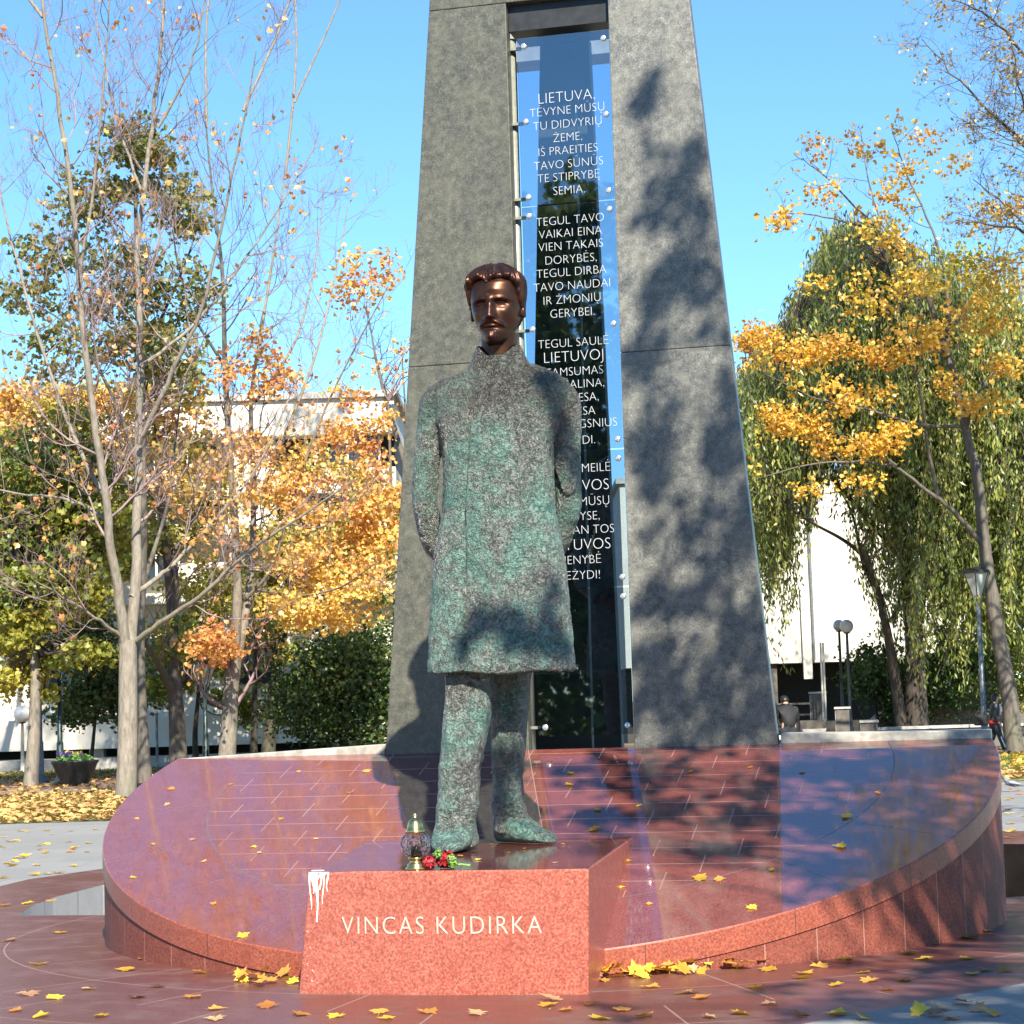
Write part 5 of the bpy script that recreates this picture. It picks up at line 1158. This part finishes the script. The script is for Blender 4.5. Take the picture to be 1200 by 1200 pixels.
for s_ in (-1, 1): vest('shoe', [[(.13 * s_, .50, .06, .045), (.13 * s_, .64, .045, .038)]], MT['cloth_black'], sp_, .01)
vest('hair', [[(.02, .20, .99, .075), (.02, .235, 1.05, .098), (.02, .285, 1.095, .10), (.02, .33, 1.09, .075)]], MT['hair'], sp_, .008)

pg = onz(1186, 928); pig = thing('pigeon', 'grey pigeon standing on the grey paving at the right edge', 'bird', pg, 2.9)
MT['pigeon'] = plain('grey_feathers', (.13, .14, .16), .6, 0, .35, 14); MT['pig_white'] = plain('pale_wing', (.30, .31, .33), .6, 0, .15, 14); MT['beak'] = plain('pink_leg', (.5, .18, .15), .5)
skin_chain('body', [[(0, 0, .135, .058), (.06, 0, .155, .052), (.10, 0, .195, .032), (.115, 0, .232, .025), (.125, 0, .252, .025), (.148, 0, .250, .011), (.166, 0, .243, .004)], [0, (-.07, 0, .120, .042), (-.14, 0, .105, .022), (-.20, 0, .095, .012)]], MT['pigeon'], pig, 2)
for s_ in (-1, 1):
    skin_chain('wing', [[(.045, .048 * s_, .155, .024), (-.03, .056 * s_, .145, .026), (-.10, .035 * s_, .125, .014), (-.15, .02 * s_, .115, .006)]], MT['pig_white'], pig, 2)
    MB().tube([(.0, .022 * s_, .09), (.005, .022 * s_, .012), (.03, .022 * s_, .006)], .005, 6).build('leg', MT['beak'], pig)

# ------------------------------------------------------------------ trees behind the photographer: they throw the dappled shade on the right
def shade_tree(name, label, base, targets, seed, trunk_r=.28, dens=.4):
    T = Tree(name, label, 'tree', base, 'trees across the square', 'bark_pale', 'twig', 'l_mix', seed)
    b = Vector(base); top = b + Vector((.3, .2, 16)); Q, rd = T.limb([b, b + Vector((.1, 0, 5)), b + Vector((.2, .2, 10)), top], trunk_r, .05)
    for (P, dist, rr, n) in targets:
        c = np.array(P + SDIR * dist); cl = max(5, int(n / 26))
        K_ = T.cloud(c, (rr, rr, rr * .9), max(8, int(n * dens)), .20, (.5, .25), clumps=cl, csize=.40, hollow=.1, lk=1.0)
        j = int(np.argmin(np.abs(Q[:, 2] - c[2] + 2.0))); T.reach(Q[j], K_[:3], .03, .008)
    T.done()
def onpil(px, py): q = onv(px, py, CD); return M(q.x, q.y, q.z)
tg = []
for (px, py, r_, n_) in ((760, 130, .30, 90), (800, 190, .30, 100), (770, 330, .5, 200), (815, 350, .3, 110), (745, 420, .35, 130), (845, 450, .3, 90), (780, 500, .38, 150), (850, 520, .35, 130), (760, 590, .30, 110), (870, 600, .32, 130), (830, 650, .35, 130), (790, 700, .40, 170), (860, 740, .40, 170), (760, 780, .4, 170), (840, 820, .45, 210), (800, 860, .5, 220), (890, 840, .3, 110), (770, 250, .22, 60), (830, 260, .2, 50)):
    tg.append((onpil(px, py), random.uniform(11, 13.5), r_, n_))
shade_tree('maple_tree', 'half-bare maple across the square whose shade dapples the right pillar', (7.0, 6.0, 0), tg, 71, .28, .34)
tg = []
for (px, py, r_, n_) in ((700, 905, .4, 150), (760, 900, .6, 260), (740, 950, .5, 240), (800, 950, .45, 200), (870, 930, .4, 170), (850, 1000, .3, 100), (930, 900, .5, 220), (1000, 900, .6, 300), (1080, 900, .7, 380), (950, 970, .55, 300), (1030, 980, .6, 340), (1100, 960, .6, 340), (980, 1030, .5, 220), (1060, 1000, .5, 220)):
    q = ons(px, py); tg.append((M(q.x, q.y, q.z), random.uniform(11, 13.5), r_, n_))
for (px, py, r_, n_) in ((1060, 1050, .5, 260), (1120, 1080, .6, 330), (1180, 1090, .6, 330), (1100, 1140, .6, 280), (1180, 1160, .6, 300), (1000, 1130, .35, 110), (1190, 1010, .8, 380), (1195, 950, 1.0, 300), (1000, 1185, .5, 200), (1060, 1180, .5, 260), (1120, 1190, .5, 260), (1185, 1190, .5, 260), (1150, 1130, .5, 220), (950, 1160, .3, 80), (700, 1185, .22, 60)):
    tg.append((onz(px, py), random.uniform(11, 13.5), r_, n_))
shade_tree('maple_tree', 'broad thinning maple across the square whose shade covers the right paving', (9.0, 3.6, 0), tg, 72, .32, .38)
tg = []
def onst(px, py): return at(px, py, SY - .25)
for (px, py, r_, n_) in ((655, 468, .18, 60), (665, 500, .16, 46), (640, 745, .22, 80), (605, 762, .18, 60), (568, 740, .14, 40), (600, 830, .2, 70), (590, 880, .14, 40)):
    tg.append((onst(px, py), random.uniform(10, 12), r_, n_))
shade_tree('maple_tree', 'young maple across the square with a few leafy sprays shading the statue', (6.0, 4.6, 0), tg, 73, .16, .55)
# more trees and a block across the square, seen only as reflections
for k, (x, y, s_) in enumerate(((-20, -29, 1.75), (-11, -33, 2.0), (-2, -31, 1.8), (9, -28, 1.75))):
    T = Tree('maple_tree', ['yellowing maple across the square, left end of its row', 'yellowing maple across the square, second in its row', 'yellowing maple across the square, third in its row', 'yellowing maple across the square, right end of its row'][k], 'tree', (x, y, 0), 'trees across the square', 'bark_mid', 'twig_dark', 'l_lime', 80 + k)
    Q, rd = T.limb([Vector((x, y, 0)), Vector((x + .2, y, 3)), Vector((x, y, 7 * s_))], .3, .08)
    K_ = T.cloud((x, y, 5.9 * s_), (5.6, 3.6, 8.2), 5200, .55, (.25, .25), clumps=90, csize=.24); T.cloud((x, y, 2.6), (5.6, 2.5, 2.8), 2200, .5, (.2, .2), clumps=40, csize=.3); T.reach(Q[-4], K_[:12], .06); T.done()

# ------------------------------------------------------------------ fallen leaves
def leaf_mesh(seed, mat):
    r_ = np.random.default_rng(seed); n = 15; an = np.linspace(-math.pi * .9, math.pi * .9, n); lob = np.array([.35, .62, .42, .85, .55, .72, .60, 1.0, .60, .72, .55, .85, .42, .62, .35])
    v = [(0, -.12, .01)]
    for a, l in zip(an, lob):
        l *= r_.uniform(.85, 1.1); x, y = math.sin(a) * l * .5, math.cos(a) * l * .5; v.append((x, y, .03 + .22 * abs(x) * r_.uniform(.2, 1.1) + .10 * abs(y) * r_.uniform(-.1, 1.0)))
    f = [(0, i, i + 1) for i in range(1, n)]
    v += [(-.012, -.1, .012), (.012, -.1, .012), (.02, -.55, .05)]; f.append((n + 1, n + 2, n + 3))
    me = bpy.data.meshes.new('fallen_leaf'); me.from_pydata(v, [], [list(q) for q in f]); me.materials.append(mat); me.shade_smooth(); return me
LC = {'yellow': (.80, .52, .05), 'orange': (.72, .34, .06), 'tan': (.60, .36, .16)}
LM = {k: leafmat(k + '_fallen_leaf', [(0, c), (1, c)], .3) for k, c in LC.items()}
for k in LM:
    t_ = LM[k].node_tree; ra = [x for x in t_.nodes if x.type == 'VALTORGB'][0]; nz = t_.nodes.new('ShaderNodeTexNoise'); nz.inputs['Scale'].default_value = 3.0; oi = t_.nodes.new('ShaderNodeObjectInfo'); ad = t_.nodes.new('ShaderNodeMath'); ad.operation = 'MULTIPLY_ADD'; ad.inputs[1].default_value = .5
    tc = t_.nodes.new('ShaderNodeTexCoord'); t_.links.new(tc.outputs['Object'], nz.inputs['Vector']); t_.links.new(nz.outputs['Fac'], ad.inputs[0]); t_.links.new(oi.outputs['Random'], ad.inputs[2]); t_.links.new(ad.outputs[0], ra.inputs[0])
    c = LC[k]; ra.color_ramp.elements[0].color = (c[0] * .55, c[1] * .45, c[2] * .6, 1); ra.color_ramp.elements[0].position = .2; ra.color_ramp.elements[1].color = (min(1, c[0] * 1.1), min(1, c[1] * 1.15), c[2] * 1.3, 1)
LMESH = {k: [leaf_mesh(i * 7 + j, LM[k]) for i in range(5)] for j, k in enumerate(LM)}
LABELS = {('paving', k): (f'fallen {k} maple leaf lying loose on the red granite paving', f'{k} leaves on the red paving') for k in LM}
LABELS.update({('disc', k): (f'fallen {k} maple leaf resting on the tilted granite platform', f'{k} leaves on the platform') for k in LM})
LABELS.update({('grey', k): (f'fallen {k} maple leaf on the grey paving slabs', f'{k} leaves on the grey paving') for k in LM})
LABELS.update({('heap', k): (f'{k} maple leaf drifted against the foot of the platform rim', f'{k} leaves drifted at the platform rim') for k in LM})
LABELS.update({('plinth', k): (f'small {k} leaf fragment on top of the name plinth', f'{k} leaf fragments on the plinth') for k in LM})
def fallen(where, P, size, nrm=Vector((0, 0, 1)), lift=0):
    k = random.choices(['yellow', 'orange', 'tan'], [.5, .3, .2])[0]; o = bpy.data.objects.new('fallen_leaf', random.choice(LMESH[k])); COL.objects.link(o)
    q = nrm.to_track_quat('Z', 'Y').to_matrix() @ Matrix.Rotation(random.uniform(0, 6.28), 3, 'Z') @ (Matrix.Rotation(random.uniform(-.25, .25), 3, 'X'))
    if lift: q = q @ Matrix.Rotation(random.uniform(-.7, .7), 3, 'Y')
    o.matrix_world = Matrix.Translation(P + nrm * (.004 + lift)) @ q.to_4x4() @ Matrix.Scale(size, 4); o.scale = (size, size, size)
    lab, grp = LABELS[(where, k)]; tag(o, lab, 'leaf', grp); return o
for (x, y) in ((14, 1103), (45, 1131), (70, 1094), (33, 1166), (65, 1171), (50, 1192), (160, 1170), (147, 1138), (170, 1125), (237, 1141), (290, 1098 + 40), (313, 1181), (252, 1195), (250, 1184), (104, 1160), (500, 1187), (560, 1190), (455, 1195), (445, 1188), (30, 1060), (60, 1057), (5, 1062), (186, 1157), (20, 1185), (120, 1192), (395, 1192), (350, 1190), (225, 1170),
               (650, 1173), (640, 1180), (665, 1185), (755, 1192), (830, 1193), (870, 1189), (800, 1165), (820, 1171), (811, 1164), (885, 1158), (900, 1138), (940, 1147), (945, 1142), (978, 1156), (992, 1127), (1010, 1141), (1043, 1103), (1060, 1099), (1065, 1118), (1040, 1161), (1085, 1125), (1130, 1124), (1140, 1142), (1152, 1138), (1060, 1150), (1180, 1138), (700, 1195), (730, 1185), (985, 1189), (1115, 1195), (760, 1158), (905, 1178), (960, 1133), (1160, 1092), (1135, 1100), (1020, 1150), (935, 1190), (690, 1178)):
    w = 'grey' if (x > 940 and y > 1200 - (x - 940) * .18 + 4) else 'paving'
    fallen(w, onz(x, y), random.uniform(.13, .19))
for (x, y) in ((1100, 1184), (1130, 1178), (1160, 1190), (1095, 1192), (1075, 1189), (1010, 1195), (1145, 1185)): fallen('grey', onz(x, y), random.uniform(.14, .2), lift=.01)
for (x, y, s_) in ((285, 1098, .10), (200, 925, .09), (197, 943, .07), (305, 1000, .06), (299, 993, .06), (155, 1029, .06), (370, 984, .06), (668, 920, .10), (695, 973, .13), (668, 907, .09), (715, 1042, .10), (722, 1041, .10), (820, 1031, .13), (843, 1032, .10), (880, 1064, .10), (993, 958, .11), (987, 993, .12), (620, 1080, .06), (430, 905, .09), (700, 950, .08), (735, 1010, .07), (810, 905, .07), (880, 900, .06), (760, 1060, .06), (905, 1020, .06), (1030, 930, .07), (940, 905, .06), (240, 1010, .06), (330, 960, .06), (410, 930, .06), (270, 920, .06), (690, 1025, .07), (750, 945, .07), (225, 985, .06), (350, 905, .05), (180, 990, .05), (250, 1060, .06), (160, 960, .05)):
    q = ons(x, y); nn = Vector((-DK * MV.x, -DK * MV.y, 1)).normalized(); fallen('disc', M(q.x, q.y, disc_z(q.y)), s_ * 1.1, nn)
for (x, y, s_) in ((560, 1008, .06), (595, 1000, .05), (632, 1006, .05), (650, 1012, .05), (615, 995, .04), (577, 990, .04), (660, 990, .05), (540, 1004, .06)): fallen('plinth', onz(x, y, PZ), s_)
for k in range(75):      # drift on the right of the plinth
    a = random.uniform(0, 1); x = 700 + 175 * a ** 1.25 + random.uniform(-6, 6); y = 1143 - 15 * a + random.uniform(-9, 9); fallen('heap', onz(x, y) + Vector((0, 0, 0)), random.uniform(.12, .19), lift=random.uniform(0, .05))
for k in range(16):
    fallen('heap', onz(random.uniform(280, 345), random.uniform(1143, 1157)), random.uniform(.11, .18), lift=random.uniform(0, .05))
for k in range(14):
    a = random.uniform(0, 1); fallen('heap', onz(880 + 270 * a, 1128 - 62 * a ** 1.4 + random.uniform(-1, 5)), random.uniform(.1, .16), lift=random.uniform(0, .02))
for k in range(34): fallen('grey', onz(random.uniform(0, 118), random.uniform(969, 1040 - 10)), random.uniform(.12, .2))
for k in range(18): fallen('grey', onz(random.uniform(1180, 1200), random.uniform(912, 985)), random.uniform(.12, .2))

# leaf litter and grass on the lawns, uncountable
def litter(name, label, region, n, size, leafm, tint, z=.02):
    mb = MB(); P = np.stack([RNG.uniform(region[0], region[1], n), RNG.uniform(region[2], region[3], n), np.full(n, z)], 1); P[:, 2] += RNG.uniform(0, .03, n)
    add_leaves(mb, P, RNG.uniform(.6, 1.2, n) * size, np.clip(RNG.normal(tint, .25, n), .01, 1), 'maple', face=(0, 0, 4)); o = mb.build(name, MT[leafm], None, fix=False); tag(o, label, 'leaf litter', None, 'stuff')
litter('leaf_litter', 'dense carpet of orange fallen leaves on the lawn at the left', (-16, -3.2, 33.0, 45), 9000, .15, 'l_litter', .5)
litter('leaf_litter', 'orange and brown fallen leaves edging the lawn at the right', (7, 18, 38.2, 42.5), 2600, .16, 'l_litter', .45)
litter('leaf_litter', 'scattered fallen leaves on the far grass behind the lamps at the left', (-22, -4, 46, 64), 2600, .16, 'l_litter', .4)
litter('leaf_litter', 'scattered yellow leaves along the grass under the leaning maple at the right', (8, 19, 42, 56), 1200, .17, 'l_yellow', .4)
def grassy(label, region, n, h):
    mb = MB(); x = RNG.uniform(region[0], region[1], n); y = RNG.uniform(region[2], region[3], n); hh = RNG.uniform(.5, 1.2, n) * h; a = RNG.uniform(0, 6.28, n); w = .012
    P = np.stack([x, y, np.zeros(n)], 1); d = np.stack([np.cos(a), np.sin(a), 0 * a], 1); t = RNG.normal(0, .4, (n, 3)) * hh[:, None]; t[:, 2] = hh
    mb.add(np.stack([P - d * w, P + d * w, P + t], 1).reshape(-1, 3), np.arange(3 * n).reshape(-1, 3), np.repeat(RNG.uniform(.02, 1, n), 3)); o = mb.build('grass', MT['grass'], None, fix=False); tag(o, label, 'grass', None, 'stuff')
grassy('thin green grass showing through the leaves of the left lawn', (-16, -3.2, 33.5, 46), 26000, .07)
grassy('green grass of the right lawn under the leaning maple', (7, 19, 39.5, 51.5), 22000, .09)
grassy('green grass in front of the white building at the left', (-24, -3, 58, 64.5), 14000, .10)
